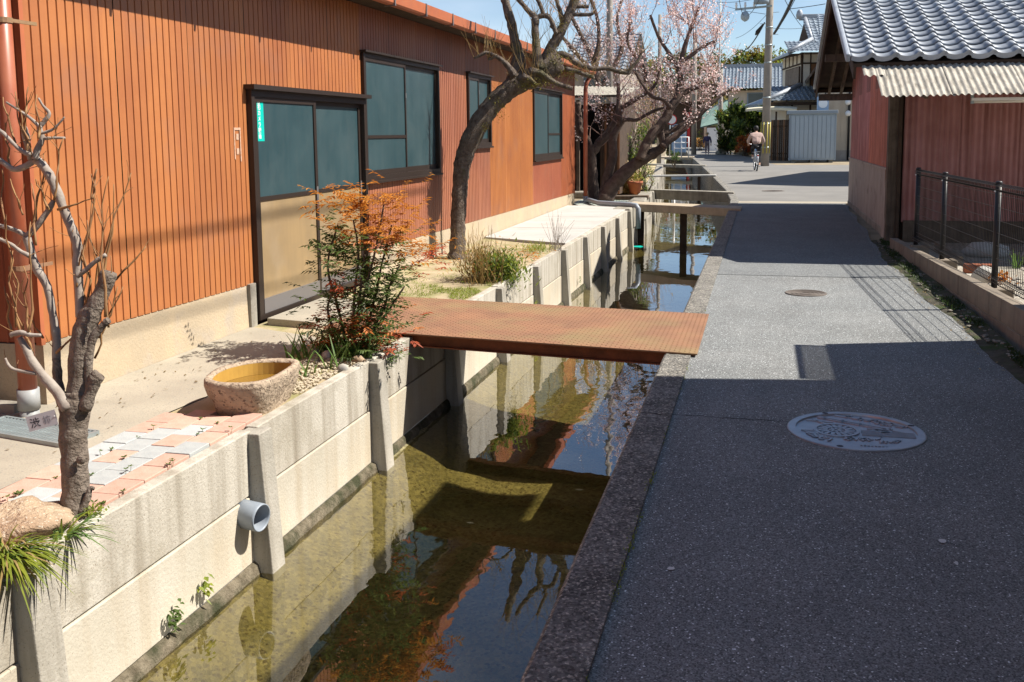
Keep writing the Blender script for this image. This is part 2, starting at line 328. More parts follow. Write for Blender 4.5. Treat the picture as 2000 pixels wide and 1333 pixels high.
def water_mat():
    mt = bpy.data.materials.new('canal_water'); mt.use_nodes = True; t = mt.node_tree; N = t.nodes; L = t.links; N.clear()
    o = N.new('ShaderNodeOutputMaterial'); tr = N.new('ShaderNodeBsdfTransparent'); gl = N.new('ShaderNodeBsdfGlossy'); mx = N.new('ShaderNodeMixShader')
    tr.inputs[0].default_value = (.71,.67,.46, 1); gl.inputs['Roughness'].default_value = .0
    gl.inputs[0].default_value = (.97,.98,1, 1)
    ge = N.new('ShaderNodeNewGeometry'); dt = N.new('ShaderNodeVectorMath'); dt.operation = 'DOT_PRODUCT'
    def mth(op, a, b=None):
        x = N.new('ShaderNodeMath'); x.operation = op
        for i_, v_ in ((0, a), (1, b)):
            if v_ is None: continue
            if isinstance(v_, (int, float)): x.inputs[i_].default_value = v_
            else: L.new(v_, x.inputs[i_])
        return x.outputs[0]
    tc = N.new('ShaderNodeTexCoord'); mp = N.new('ShaderNodeMapping'); mp.inputs['Scale'].default_value = (1.6, 1, 1); L.new(tc.outputs['Object'], mp.inputs[0])
    n1 = N.new('ShaderNodeTexNoise'); n1.inputs['Scale'].default_value = 2.6; n1.inputs['Detail'].default_value = 2.5; L.new(mp.outputs[0], n1.inputs[0])
    n2 = N.new('ShaderNodeTexNoise'); n2.inputs['Scale'].default_value = .45; L.new(mp.outputs[0], n2.inputs[0])
    mr = N.new('ShaderNodeMapRange'); mr.inputs[1].default_value = .4; mr.inputs[2].default_value = .65; mr.inputs[3].default_value = .1; mr.inputs[4].default_value = 1; L.new(n2.outputs[0], mr.inputs[0])
    ml = N.new('ShaderNodeMath'); ml.operation = 'MULTIPLY'; L.new(n1.outputs[0], ml.inputs[0]); L.new(mr.outputs[0], ml.inputs[1])
    bp = N.new('ShaderNodeBump'); bp.inputs['Strength'].default_value = .09; bp.inputs['Distance'].default_value = .05; L.new(ml.outputs[0], bp.inputs['Height'])
    L.new(bp.outputs[0], gl.inputs['Normal']); L.new(bp.outputs[0], dt.inputs[0]); L.new(ge.outputs['Incoming'], dt.inputs[1])
    fac = mth('ADD', .08, mth('MULTIPLY', .92, mth('POWER', mth('SUBTRACT', 1.0, mth('ABSOLUTE', dt.outputs['Value'])), 3.6)))
    L.new(fac, mx.inputs[0]); L.new(tr.outputs[0], mx.inputs[1]); L.new(gl.outputs[0], mx.inputs[2]); L.new(mx.outputs[0], o.inputs[0])
    return mt
m_water = water_mat()

# ------------------------------------------------------------------ ground, canal, road
g = MB()
for a, b in zip(YS, YS[1:]):
    la, lb, ra, rb = piece(LE, a)-.03, piece(LE, b)-.03, piece(RE, a)+.09, piece(RE, b)+.09
    g.add([(-400, a, -.03), (la, a, -.03), (lb, b, -.03), (-400, b, -.03)], [(0, 1, 2, 3)])
    g.add([(ra, a, -.03), (400, a, -.03), (400, b, -.03), (rb, b, -.03)], [(0, 1, 2, 3)])
g.add([(-400, 158, -.03), (400, 158, -.03), (400, 900, -.03), (-400, 900, -.03)], [(0, 1, 2, 3)])
g.add([(-400, -200, -.03), (400, -200, -.03), (400, -30, -.03), (-400, -30, -.03)], [(0, 1, 2, 3)])
struct(g.build('ground', m_ground))
def ribbon(name, mt, lf, rf, z, ys):
    q = MB()
    for a, b in zip(ys, ys[1:]): q.add([(lf(a), a, z), (rf(a), a, z), (rf(b), b, z), (lf(b), b, z)], [(0, 1, 2, 3)])
    return struct(q.build(name, mt))
bedmb = MB(); rngb = random.Random(3)
ys2 = [-6+.25*i for i in range(120)]+[24+i*4 for i in range(34)]
nx = 10
for i, y in enumerate(ys2):
    for k in range(nx+1):
        x = lerp(piece(LE, y)-.02, piece(RE, y)+.02, k/nx)
        bedmb.v.append((x, y, -.97+.14*max(0, 1-k/nx*4)**1.3+.05*mnoise.noise((x*1.3, y*.9, 0))+.02*mnoise.noise((x*5, y*5, 1))+.05*abs(k/nx-.5)))
for i in range(len(ys2)-1):
    for k in range(nx): a = i*(nx+1)+k; bedmb.f.append((a, a+1, a+nx+2, a+nx+1))
struct(bedmb.build('canal_bed', m_bed, smooth=True))
struct(ribbon('water', m_water, lambda y: piece(LE, y)-.01, lambda y: piece(RE, y)+.01, WATER_Z, YS))
# kerb on top of the road-side canal wall
k = MB()
for a, b in zip(YS, YS[1:]):
    for (o0, o1, z0, z1) in ((0, .19, -1.25, .018),):
        xa, xb = piece(RE, a), piece(RE, b)
        k.add([(xa+o0, a, z0), (xa+o1, a, z0), (xb+o1, b, z0), (xb+o0, b, z0), (xa+o0, a, z1-.012), (xa+o0+.015, a, z1), (xa+o1, a, z1), (xb+o1, b, z1), (xb+o0+.015, b, z1), (xb+o0, b, z1-.012)],
              [(5, 6, 7, 8), (4, 5, 8, 9), (0, 4, 9, 3), (1, 2, 7, 6)])
kerb = struct(k.build('kerb', m_kerb))
# asphalt lane
rl = lambda y: piece(RE, y)+.19
RR = [(-30, 1.72), (5, 1.68), (8.1, 1.62), (10, 1.56), (13.5, 1.52), (16, 1.62), (23.2, 1.80)]
lane = ribbon('road', m_asph, rl, lambda y: piece(RR, y)+.03*math.sin(y*2.3), .004, [-30, 0, 2]+[3+.5*i for i in range(41)]+[23.2])
ribbon('road_patch', mat('asphalt_old', (.138,.148,.152), (.168,.178,.180), 1.3, .85, .8, 150, speck=((.42,.41,.39), 150, .93, .99), bdist=.008, grain=(125, .55, 1.45)), lambda y: rl(y)+.002, lambda y: piece(RR, y)-.06, .008, [11.4]+[11.5+.5*i for i in range(24)])
far = MB()
fy = [23.75, 24.3, 25.3, 28.4, 32, 36, 40, 42.9, 50, 63, 75, 80, 105, 130, 158]
for a, b in zip(fy, fy[1:]):
    ra = 12 if a < 50 else 2.0-(a-50)*.06; rb = 12 if b < 50.1 else 2.0-(b-50)*.06
    if a >= 50: ra = piece(RE, a)+3.6
    if b > 50.1: rb = piece(RE, b)+3.6
    far.add([(rl(a), a, .004), (ra, a, .004), (rb, b, .004), (rl(b), b, .004)], [(0, 1, 2, 3)])
struct(far.build('road_beyond', m_asph2))
gs = MB(); gs.box((rl(23.4), 23.2, -.05), (8, 23.75, .01)); struct(gs.build('gutter_strip', m_conc2))
# dirt strip between the asphalt and the block wall
v = MB(); n = 90
for i in range(n+1):
    y = 2+i*(15.4-2)/n; x0 = piece(RR, y)-.03+.03*math.sin(y*2.3)+.03*mnoise.noise((0, y*3, 0)); x1 = 1.80
    for j in range(6):
        t = j/5; x = lerp(x0, x1, t); v.v.append((x, y, .006+.05*t*t*.5+.025*max(0, mnoise.noise((x*9, y*9, 2)))*(t > .05)+(0 if t > .05 else -.004)))
for i in range(n):
    for j in range(5): a = i*6+j; v.f.append((a, a+1, a+7, a+6))
struct(v.build('verge_dirt', m_soil2, smooth=True))
rng = random.Random(11); pb = MB(); mo = MB()
for i in range(330):
    y = rng.uniform(3, 15.3); x = rng.uniform(piece(RR, y)+.04, 1.80); s = rng.uniform(.006, .02)
    pb.rock((x, y, .02+s*.3), s*1.4, s, s*.6, rng, 1, .3)
pb.build('verge_pebbles', m_dark_conc, kind='stuff')['label'] = 'loose grey pebbles along the foot of the block wall'
for i in range(5200):
    y = rng.uniform(3, 15.3); x = rng.uniform(piece(RR, y)+.06, 1.78)
    if mnoise.noise((x*3, y*1.5, 8)) > -.05:
        mo.leaf((x, y, .025), (rng.uniform(-1, 1), rng.uniform(-1, 1), rng.uniform(.3, 1.4)), rng.uniform(.015, .05), rng.uniform(.006, .015))
mo.build('verge_weeds', m_ldk, kind='stuff')['label'] = 'low green moss and weeds along the foot of the block wall'
# moss and weeds in the kerb joint
mo = MB()
for i in range(700):
    y = rng.choice([rng.gauss(4.3, .6), rng.gauss(3.3, .5), rng.uniform(2.4, 9)]); x = -.47+rng.gauss(0, .008)
    if mnoise.noise((3, y*2.2, 0)) > .0: mo.leaf((x, y, .012), (rng.uniform(-1, 1), rng.uniform(-1, 1), rng.uniform(.2, 1)), rng.uniform(.006, .02), .006)
mo.build('joint_moss', m_ly, kind='stuff')['label'] = 'yellow green moss in the joint between kerb and asphalt'
# crack in the asphalt running from kerb to manhole
ck = MB(); pts = [G(1250, 806, .0235), G(1290, 805, .0235), G(1330, 808, .0085)]
cr = [G(1250, 806, .019)]
for i in range(1, 30):
    t = i/29; px = lerp(1250, 1540, t); py = 806+18*t+3*mnoise.noise((px*.05, 0, 0)); cr.append(G(px, py, .0195 if px < 1318 else .0048))
for a, b in zip(cr, cr[1:]):
    wd = .003+.003*rng.random()
    ck.add([(a.x, a.y-wd, a.z), (b.x, b.y-wd, b.z), (b.x, b.y+wd, b.z), (a.x, a.y+wd, a.z)], [(0, 1, 2, 3)])
for (px, py, r_) in ((1310, 1110, .012), (1840, 1056, .014), (1868, 1100, .01), (1470, 1250, .007), (1700, 980, .006), (1420, 985, .006)):
    c = G(px, py, .0085); q = MB(); n_ = 9; q.add([(c.x+r_*rng.uniform(.5, 1.3)*math.cos(k*6.283/n_), c.y+r_*1.6*rng.uniform(.5, 1.3)*math.sin(k*6.283/n_), .0085) for k in range(n_)], [tuple(range(n_))]); struct(q.build('road_spot', mat('pale_dropping', (.6,.6,.58), None, rough=.9)))
struct(ck.build('road_crack', mat('crack', (.02,.02,.02), None, rough=1)))

# ------------------------------------------------------------------ left bank: retaining wall of panels and buttresses
cw = thing('canal_wall', 'pale concrete panel retaining wall with tapered buttresses along the canal', 'retaining wall')
BY = [1.32, 3.08, 4.86, 6.60, 8.36, 10.12, 11.90, 13.66, 15.44, 17.22, 19.0, 20.75]
for i in range(len(BY)-1):
    a, b = BY[i]+.075, BY[i+1]-.075
    top = .0 if i > 0 else -.05
    for nm, z0, z1, x1 in (('panel', -.362+.004*(i % 3), top, -2.700), ('panel', -.74, -.37+.004*(i % 3), -2.694)):
        q = MB(); q.box((-2.775, a-.04, z0), (x1, b+.04, z1)); q.build(nm, m_conc if z1 > -.2 else m_conc_low, cw, bevel=.006)
    q = MB(); nn_ = 26
    for kk in range(nn_+1):
        yy = lerp(a-.04, b+.04, kk/nn_); ro = .012*mnoise.noise((yy*7, 1, 0))+.008*mnoise.noise((yy*23, 2, 0)); q.v += [(-2.69, yy, -.735), (-2.668+ro, yy, -.752+ro*.6), (-2.655+ro, yy, -.80), (-2.64, yy, -1.25)]
    for kk in range(nn_):
        for jj in range(3): e_ = kk*4+jj; q.f.append((e_, e_+1, e_+5, e_+4))
    q.build('footing', m_mossy, cw, True)
for y in BY:
    q = MB(); h = .075; zt = -.008 if y > 3.5 else -.035; zb = -1.25; t = .068; bt = .15
    q.add([(-2.76, y-h, zb), (-2.70+bt, y-h, zb), (-2.70+bt, y+h, zb), (-2.76, y+h, zb), (-2.76, y-h, zt), (-2.70+t, y-h, zt), (-2.70+t, y+h, zt), (-2.76, y+h, zt)],
          [(0, 3, 2, 1), (4, 5, 6, 7), (0, 1, 5, 4), (1, 2, 6, 5), (2, 3, 7, 6), (3, 0, 4, 7)])
    q.build('buttress', m_butt, cw, bevel=.006)
old = thing('old_canal_wall', 'old mossy stone and concrete bank beyond the tapered buttresses', 'retaining wall')
rng = random.Random(5)
y = 20.9
while y < 60:
    L = rng.uniform(.7, 1.3)*(1 if y < 34 else 2.2); xa, xb = piece(LE, y), piece(LE, y+L)
    for z0, z1 in ((-1.25, -.42), (-.43, .03)):
        q = MB(); o = rng.uniform(-.02, .05)
        q.add([(xa-.35, y, z0), (xa+o+.02, y, z0), (xb+o+.02, y+L-.015, z0), (xb-.35, y+L-.015, z0), (xa-.35, y, z1), (xa+o, y, z1), (xb+o, y+L-.015, z1), (xb-.35, y+L-.015, z1)],
              [(0, 3, 2, 1), (4, 5, 6, 7), (0, 1, 5, 4), (1, 2, 6, 5), (2, 3, 7, 6), (3, 0, 4, 7)])
        q.build('stone', m_dark_conc, old, bevel=.03)
    y += L
# bank surfaces
def sheet(name, mt, poly, z, bevel=0, th=None):
    q = MB()
    if th: q.prism(poly, z-th, z)
    else: q.add([(p[0], p[1], z) for p in poly], [tuple(range(len(poly)))])
    return struct(q.build(name, mt, bevel=bevel))
sheet('concrete_path', m_conc2, [(-3.42, 2.0), (-3.38, 5.0), (-3.30, 6.2), (-3.45, 7.3), (-4.21, 7.6), (-4.21, 5.1), (-7, 5.07), (-7, 2.0)], -.008)
sheet('sandy_yard', m_sandy, [(-2.775, 9.0), (-2.775, 14.2), (-3.4, 14.4), (-4.21, 15.0), (-4.21, 7.6), (-3.45, 7.3), (-3.3, 9.0)], -.012)
sheet('gravel_bed', m_sandy, [(-2.775, 5.0), (-2.775, 9.0), (-3.3, 9.0), (-3.45, 7.3), (-3.30, 6.2), (-3.38, 5.0)], -.014)
sheet('planting_soil', m_ground, [(-2.775, 1.0), (-2.775, 5.0), (-3.38, 5.0), (-3.42, 2.0), (-3.42, 1.0)], -.018)
for i, (ya, yb) in enumerate(((14.3, 16.6), (16.62, 18.9), (18.92, 21.9))):
    for j, (xa, xb) in enumerate(((-4.2, -2.778),)):
        p = [(xa, ya + (.7 if i == 0 else 0)), (xb, ya), (xb, yb), (xa, yb)]
        sheet('concrete_slab', m_slab, p, .012+.002*i, .004, .08)
sheet('doorstep', m_conc2, [(-4.12, 7.72), (-3.62, 7.62), (-3.58, 8.75), (-4.12, 8.85)], .05, .006, .07)
# ------------------------------------------------------------------ steel plate bridge
br = thing('plate_bridge', 'rusty steel checker plate bridge crossing the canal to the sliding doors', 'footbridge')
BC = [Vector((-3.50, 7.50)), Vector((-.425, 7.10)), Vector((-.425, 8.72)), Vector((-3.44, 9.14))]
q = MB(); q.prism([(p.x, p.y) for p in BC], .022, .032); q.build('deck_plate', m_rust, br)
q = MB(); nU, nV = 84, 46
for i in range(nU):
    for j in range(nV):
        u, vv = (i+.5)/nU, (j+.5)/nV
        p = (BC[0].lerp(BC[1], u)).lerp(BC[3].lerp(BC[2], u), vv); s = 1 if (i+j) % 2 else -1
        d = Vector((1, s*1.0)).normalized(); e = Vector((-d.y, d.x)); l, wd = .013, .0045
        a, b, c, dd = p-d*l, p-e*wd, p+d*l, p+e*wd
        q.add([(a.x, a.y, .0321), (b.x, b.y, .0321), (c.x, c.y, .0321), (dd.x, dd.y, .0321), (p.x, p.y, .0362)], [(0, 1, 4), (1, 2, 4), (2, 3, 4), (3, 0, 4)])
q.build('tread_pattern', m_rust, br, kind='stuff')
def beam(t, nm):
    a = BC[0].lerp(BC[3], t); b = BC[1].lerp(BC[2], t); d = (b-a).normalized(); a = a+d*.75; b = b-d*.02
    q = MB()
    q.bar((a.x, a.y, .016), (b.x, b.y, .016), .10, .010); q.bar((a.x, a.y, -.028), (b.x, b.y, -.028), .008, .078); q.bar((a.x, a.y, -.071), (b.x, b.y, -.071), .10, .008)
    q.build(nm, m_rust2, br)
for t in (.04, .5, .96): beam(t, 'beam')
# ------------------------------------------------------------------ concrete slab bridges farther along
def slabbridge(label, pl, pr, wdt, th, mt, legs=(), z=.05, name='slab_bridge', leg_r=.07):
    t = thing(name, label, 'footbridge'); a, b = Vector((*pl, 0)), Vector((*pr, 0)); d = (b-a).normalized(); e = Vector((0, 1, 0))
    q = MB(); q.prism([(a.x, a.y), (b.x, b.y), (b.x+e.x*wdt, b.y+e.y*wdt), (a.x+e.x*wdt, a.y+e.y*wdt)], z-th, z); q.build('deck', mt, t, bevel=.015)
    for u in legs:
        p = a.lerp(b, u)+e*wdt*.5
        q = MB(); q.box((p.x-leg_r, p.y-leg_r, -1.2), (p.x+leg_r, p.y+leg_r, z-th-.002)); q.build('leg', m_timber_d, t)
    return t
m_slabtop = mat('weathered_slab', (.44,.37,.27), (.34,.29,.22), 4, .92, .5, 40, streak=.4, sdark=(.2,.17,.13))
slabbridge('thick concrete slab bridge on dark posts just past the white slab', (-2.85, 22.0), (-.40, 20.7), .75, .17, m_slabtop, (.10, .5), .06)
slabbridge('mossy concrete beam across the canal behind the thick slab bridge', (-3.05, 27.6), (-.70, 26.4), .35, .26, m_dark_conc, (), .06, 'slab_bridge')
slabbridge('thin grey plank laid across the canal midway to the walker', (-4.6, 36.0), (-1.6, 36.6), .35, .06, m_slab, (.8,), .09, 'plank_bridge', .05)
slabbridge('low dark slab bridge near the walker with weeds beside it', (-5.6, 50.5), (-2.6, 48.0), 1.0, .14, m_dark_conc, (), .06, 'slab_bridge')
slabbridge('farthest slab bridge beside the white railing', (-7.6, 66), (-4.3, 64), 3.0, .16, m_slabtop, (), .06, 'slab_bridge')

# ------------------------------------------------------------------ left building
WX = -4.22; WY0, WY1 = 5.09, 22.85
lb = thing('corrugated_building', 'long single storey building clad in orange ribbed siding with dark windows', 'building')
ZB = lambda y: lerp(.37, .24, (y-WY0)/(WY1-WY0))
def siding(name, a, b, z0a, z0b, z1, x=WX, color=(1, 1, 1), parent=lb, axis='y', pitch=.08, dep=.011, mt=None):
    q = MB(); n = max(1, round((b-a)/pitch)); pt = (b-a)/n; xs = []
    for i in range(n):
        s = a+i*pt; gw = .012 if a < 12 else .016; dq = dep if a < 12 else .018
        xs += [(s+(.003 if i else -.003), 0), (s+pt-gw, 0), (s+pt-gw+.002, -dq), (s+pt-.001, -dq)]
    vs = []; 
    for (s, d) in xs:
        t = (s-a)/(b-a); zb = lerp(z0a, z0b, t)
        for z in (zb, z1):
            vs.append((x+d, s, z) if axis == 'y' else (s, x+d, z) if axis == 'x' else (s, x-d, z))
    fs = [(2*i, 2*i+2, 2*i+3, 2*i+1) if axis == 'y' else (2*i, 2*i+1, 2*i+3, 2*i+2) for i in range(len(xs)-1)]
    q.add(vs, fs); return q.build(name, mt or m_siding, parent, color=color)
OPEN = [(7.72, 10.2, -.1, 2.03), (10.22, 12.83, 1.1, 2.52), (14.2, 15.47, 1.42, 2.52), (18.55, 21.3, 1.1, 2.49)]
cuts = [WY0, 5.97, 6.85, 7.72, 8.55, 9.38, 10.21, 11.08, 11.95, 12.83, 13.5, 14.2, 14.83, 15.47, 16.5, 17.52, 18.55, 19.45, 20.4, 21.3, 22.1, WY1]
rng = random.Random(2); PK = (.82, .86, 1.35)
for i, (a, b) in enumerate(zip(cuts, cuts[1:])):
    mid = (a+b)/2; hole = [o for o in OPEN if o[0]-.01 < mid < o[1]+.01]
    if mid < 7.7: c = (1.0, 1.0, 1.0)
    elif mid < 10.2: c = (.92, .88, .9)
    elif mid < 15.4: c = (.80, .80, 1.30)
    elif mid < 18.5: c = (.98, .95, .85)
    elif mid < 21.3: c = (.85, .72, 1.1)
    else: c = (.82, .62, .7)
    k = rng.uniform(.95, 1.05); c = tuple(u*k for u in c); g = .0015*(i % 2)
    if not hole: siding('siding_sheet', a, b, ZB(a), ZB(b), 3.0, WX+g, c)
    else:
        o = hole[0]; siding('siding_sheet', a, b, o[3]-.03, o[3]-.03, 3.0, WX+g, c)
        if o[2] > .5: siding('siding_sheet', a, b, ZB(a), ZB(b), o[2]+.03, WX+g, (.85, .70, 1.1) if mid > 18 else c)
q = MB(); q.box((-9, WY0+.03, -.2), (WX-.02, WY1-.01, 3.0)); q.build('core_wall', m_timber_d, lb)
# foundation strip, split at the door
for a, b in ((WY0, 7.66), (10.22, WY1)):
    q = MB(); q.add([(WX-.03, a, -.2), (WX+.012, a, -.2), (WX+.012, b, -.2), (WX-.03, b, -.2), (WX-.03, a, ZB(a)+.02), (WX-.004, a, ZB(a)-.004), (WX-.004, b, ZB(b)-.004), (WX-.03, b, ZB(b)+.02)],
        [(0, 3, 2, 1), (4, 5, 6, 7), (0, 1, 5, 4), (1, 2, 6, 5), (2, 3, 7, 6), (3, 0, 4, 7)]); q.build('foundation', m_found, lb)
# return wall at the near end, facing the camera
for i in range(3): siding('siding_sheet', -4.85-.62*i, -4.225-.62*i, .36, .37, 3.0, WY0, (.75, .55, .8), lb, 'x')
q = MB(); q.box((-6.2, WY0-.015, -.2), (WX+.012, WY0+.02, .36)); q.build('foundation', m_found, lb)
q = MB(); q.box((WX-.03, WY0-.022, .36), (WX+.008, WY0+.012, 3.0)); q.build('corner_trim', m_gutter, lb)
q = MB(); q.box((WX-.03, WY1-.02, .22), (WX+.012, WY1+.022, 3.0)); q.build('corner_trim', m_gutter, lb)
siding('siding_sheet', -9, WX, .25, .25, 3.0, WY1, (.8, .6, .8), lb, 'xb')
q = MB(); q.box((-9, -6, -.1), (-4.55, 4.25, 3.0)); q.build('unseen_sky_block', m_gutter, lb)  # unseen box, added to keep skylight off the return wall
# roof, soffit, gutter
q = MB(); q.add([(-3.80, 3.4, 3.10), (-3.80, 23.25, 3.10), (-9, 23.25, 3.95), (-9, 3.4, 3.95), (-3.80, 3.4, 3.04), (-3.80, 23.25, 3.04), (-9, 23.25, 3.89), (-9, 3.4, 3.89)],
    [(0, 1, 2, 3), (7, 6, 5, 4), (0, 4, 5, 1), (1, 5, 6, 2), (2, 6, 7, 3), (3, 7, 4, 0)]); rf = q.build('roof', m_gutter, lb)
q = MB(); q.box((-4.6, 3.42, 3.005), (-3.84, 23.22, 3.02)); q.build('soffit', m_timber_d, lb)
q = MB(); pr = [(-3.88, 3.085), (-3.88, 2.985), (-3.865, 2.965), (-3.80, 2.965), (-3.785, 2.985), (-3.775, 3.095), (-3.785, 3.095), (-3.795, 2.99), (-3.80, 2.975), (-3.865, 2.975), (-3.87, 2.99), (-3.87, 3.085)]
n = len(pr); q.add([(p[0], yy, p[1]) for yy in (3.3, 23.3) for p in pr], [(i, (i+1) % n, n+(i+1) % n, n+i) for i in range(n)]+[tuple(range(n)), tuple(range(n, 2*n))[::-1]])
gt = q.build('gutter', m_gutter, lb)
for i in range(20):
    y = 4.0+i*1.02; q = MB(); q.box((-3.79, y-.012, 2.955), (-3.768, y+.012, 3.10)); q.box((-3.89, y-.012, 2.955), (-3.79, y+.012, 2.963)); q.build('bracket', m_alu, gt)
# windows and door
def frame(mb, y0, y1, z0, z1, x0, x1, wv, wt, wb):
    mb.box((x0, y0, z0), (x1, y0+wv, z1)); mb.box((x0, y1-wv, z0), (x1, y1, z1))
    mb.box((x0+.001, y0+wv, z1-wt), (x1-.001, y1-wv, z1)); mb.box((x0+.001, y0+wv, z0), (x1-.001, y1-wv, z0+wb))
def sash(par, y0, y1, z0, z1, x, bars=(), name='sash', wv=.035, pane=m_win, low=None):
    q = MB(); frame(q, y0, y1, z0, z1, x-.014, x+.014, wv, .04, .06)
    for b in bars: q.box((x-.013, y0+wv, b-.018), (x+.013, y1-wv, b+.018))
    s = q.build(name, m_brown, par)
    zs = [z0+.06]+list(bars)+[z1-.04]
    for i, (a, b) in enumerate(zip(zs, zs[1:])):
        p = MB(); p.box((x-.004, y0+wv-.004, a+(.016 if i else -.004)), (x+.002, y1-wv+.004, b+(.004 if i == len(zs)-2 else -.016)))
        p.build('pane', low if (low and i == 0) else pane, s)
    return s
def window(y0, y1, z0, z1, ym, b1, b2, lab):
    lk = MB(); lk.box((WX+.027, ym-.005, (z0+z1)/2+.25), (WX+.034, ym+.018, (z0+z1)/2+.31))
    q = MB(); frame(q, y0, y1, z0, z1, WX-.03, WX+.035, .045, .05, .06); q.box((WX-.03, y0-.03, z1), (WX+.075, y1+.03, z1+.022)); q.box((WX-.03, y0-.01, z0-.025), (WX+.06, y1+.01, z0))
    wn = q.build('window', m_brown, lb); wn['label'] = lab; lk.build('lock', m_alu, wn)
    sash(wn, y0+.045, ym+.03, z0+.06, z1-.05, WX+.012, b1); sash(wn, ym-.02, y1-.045, z0+.06, z1-.05, WX-.018, b2)
window(10.22, 12.83, 1.1, 2.5, 11.52, (1.59,), (), 'large two sash window beside the sliding doors')
window(14.2, 15.47, 1.42, 2.5, 14.75, (), (), 'small window half hidden by the leaning trunk')
window(18.55, 21.3, 1.1, 2.47, 19.85, (), (1.6,), 'far two sash window near the downpipe')
q = MB(); frame(q, 7.70, 10.21, .03, 2.0, WX-.03, WX+.05, .055, .06, .04); q.box((WX-.03, 7.66, 2.0), (WX+.10, 10.26, 2.04)); dr = q.build('sliding_door', m_brown, lb)
d1 = sash(dr, 7.755, 8.98, .07, 1.94, WX+.022, (1.07,), 'door_leaf', .055, m_win, m_tan); d2 = sash(dr, 8.93, 10.155, .07, 1.94, WX-.012, (1.07,), 'door_leaf', .055, m_win, m_tan)
for d, y0, y1, x in ((d1, 7.755, 8.98, WX+.022), (d2, 8.93, 10.155, WX-.012)):
    q = MB(); q.box((x-.004, y0+.05, .072), (x+.017, y1-.05, .20)); q.build('kick_plate', m_alu, d)
    q = MB(); q.box((x+.0141, y1-.045, .88), (x+.018, y1-.012, 1.12)); q.build('handle', m_alu, d)
# weathered plate mark left by a removed meter, and old step block at the door jamb
q = MB(); y, z = 7.52, 1.52
q.box((WX+.001, y-.055, z+.14), (WX+.006, y+.055, z+.16)); q.box((WX+.001, y-.055, z-.1), (WX+.005, y-.04, z+.14)); q.box((WX+.001, y+.04, z-.12), (WX+.005, y+.055, z+.14))
q.box((WX+.001, y-.02, z+.06), (WX+.005, y+.02, z+.11)); q.box((WX+.001, y-.02, z-.06), (WX+.005, y+.02, z-.01))
q.build('old_bracket_mark', mat('old_sealant', (.52,.36,.27), (.42,.24,.14), 40, .8), lb)
q = MB(); q.box((WX-.02, 7.58, -.1), (WX+.03, 7.68, .36)); q.build('door_post', m_dark_conc, lb)

def text(body, size, mt, parent, mtx, name='lettering', ext=.0006):
    cu = bpy.data.curves.new(name, 'FONT'); cu.body = body; cu.size = size; cu.align_x = 'CENTER'; cu.align_y = 'CENTER'; cu.extrude = ext; cu.resolution_u = 3
    cu.offset = size*.012
    ob = bpy.data.objects.new(name, cu); COL.objects.link(ob); dg = bpy.context.evaluated_depsgraph_get()
    me = bpy.data.meshes.new_from_object(ob.evaluated_get(dg)); bpy.data.objects.remove(ob); bpy.data.curves.remove(cu)
    me.materials.clear(); me.materials.append(mt); o = bpy.data.objects.new(name, me); COL.objects.link(o); o.parent = parent; o.matrix_basis = mtx; return o
# teal security camera sticker on the glass
sx = WX+.0256
q = MB(); q.box((sx-.0012, 7.815, 1.565), (sx, 7.945, 1.925)); st = tag(q.build('door_sticker', m_teal), 'teal sticker with white vertical lettering on the door glass', 'sticker')
for i, ch in enumerate('防犯カメラ録画'):
    mtx = Matrix.Translation((sx+.001, 7.866, 1.902-i*.0495)) @ Matrix(((0, 0, 1, 0), (1, 0, 0, 0), (0, 1, 0, 0), (0, 0, 0, 1)))
    text(ch, .050, m_whitep, st, mtx)
# downpipes
dp = thing('downpipe', 'brown downpipe with grey foot at the near corner of the orange building', 'downpipe')
q = MB(); q.tube([(-4.155, 4.86, .13), (-4.155, 4.86, 3.0)], .052, 16); q.build('pipe', m_pipe, dp, True)
q = MB(); q.tube([(-4.155, 4.86, -.1), (-4.155, 4.86, .03)], .055, 16); q.tube([(-4.155, 4.86, .028), (-4.155, 4.86, .15)], .062, 16); q.build('foot', m_pvc2, dp, True)
for z in (.85, 2.25):
    q = MB(); q.tube([(-4.155, 4.86, z), (-4.155, 4.86, z+.03)], .057, 16); q.bar((-4.11, 4.87, z+.015), (-4.11, 5.08, z+.015), .012, .02); q.build('bracket', m_rust, dp)
dp = thing('downpipe', 'thin brown downpipe turning into a grey pipe at the far corner of the orange building', 'downpipe')
q = MB(); q.tube([(-3.86, 23.15, 2.98), (-3.98, 23.1, 2.75), (-3.98, 23.0, 2.6), (-3.98, 22.98, .1)], .05, 12); q.build('pipe', m_pipe, dp, True)
q = MB(); q.tube([(-3.98, 22.98, .16), (-3.98, 22.98, .06), (-3.96, 22.95, .03), (-3.88, 22.85, .075), (-3.5, 21.9, .075), (-2.72, 21.4, .075), (-2.60, 21.33, .065), (-2.55, 21.30, .0), (-2.55, 21.3, -.42)], .055, 12); q.build('outlet', m_pvc, dp, True)
# ------------------------------------------------------------------ right shed with tiled roof
sh = thing('tiled_shed', 'old shed with silver tiled roof and rusty red corrugated walls beside the lane', 'shed')
SX, SY0, SY1 = 1.86, 15.1, 23.0
def corrugated(name, p0, du, L, dv, Hh, nwave, amp, mt, parent, normal, seg=6, color=None, wob=0.0):
    """corrugated sheet: ribs run along dv, waves march along du"""
    q = MB(); p0, du, dv, nn = Vector(p0), Vector(du), Vector(dv), Vector(normal); n = nwave*seg
    for i in range(n+1):
        s = i/n; h = amp*math.sin(2*math.pi*nwave*s)
        for t in (0, 1): q.v.append(p0+du*(L*s)+dv*(Hh*t)+nn*(h+(wob*mnoise.noise((s*3, t, 4)) if wob else 0)))
    for i in range(n): q.f.append((2*i, 2*i+2, 2*i+3, 2*i+1))
    o = q.build(name, mt, parent, True, color=color); return o
rng = random.Random(4)
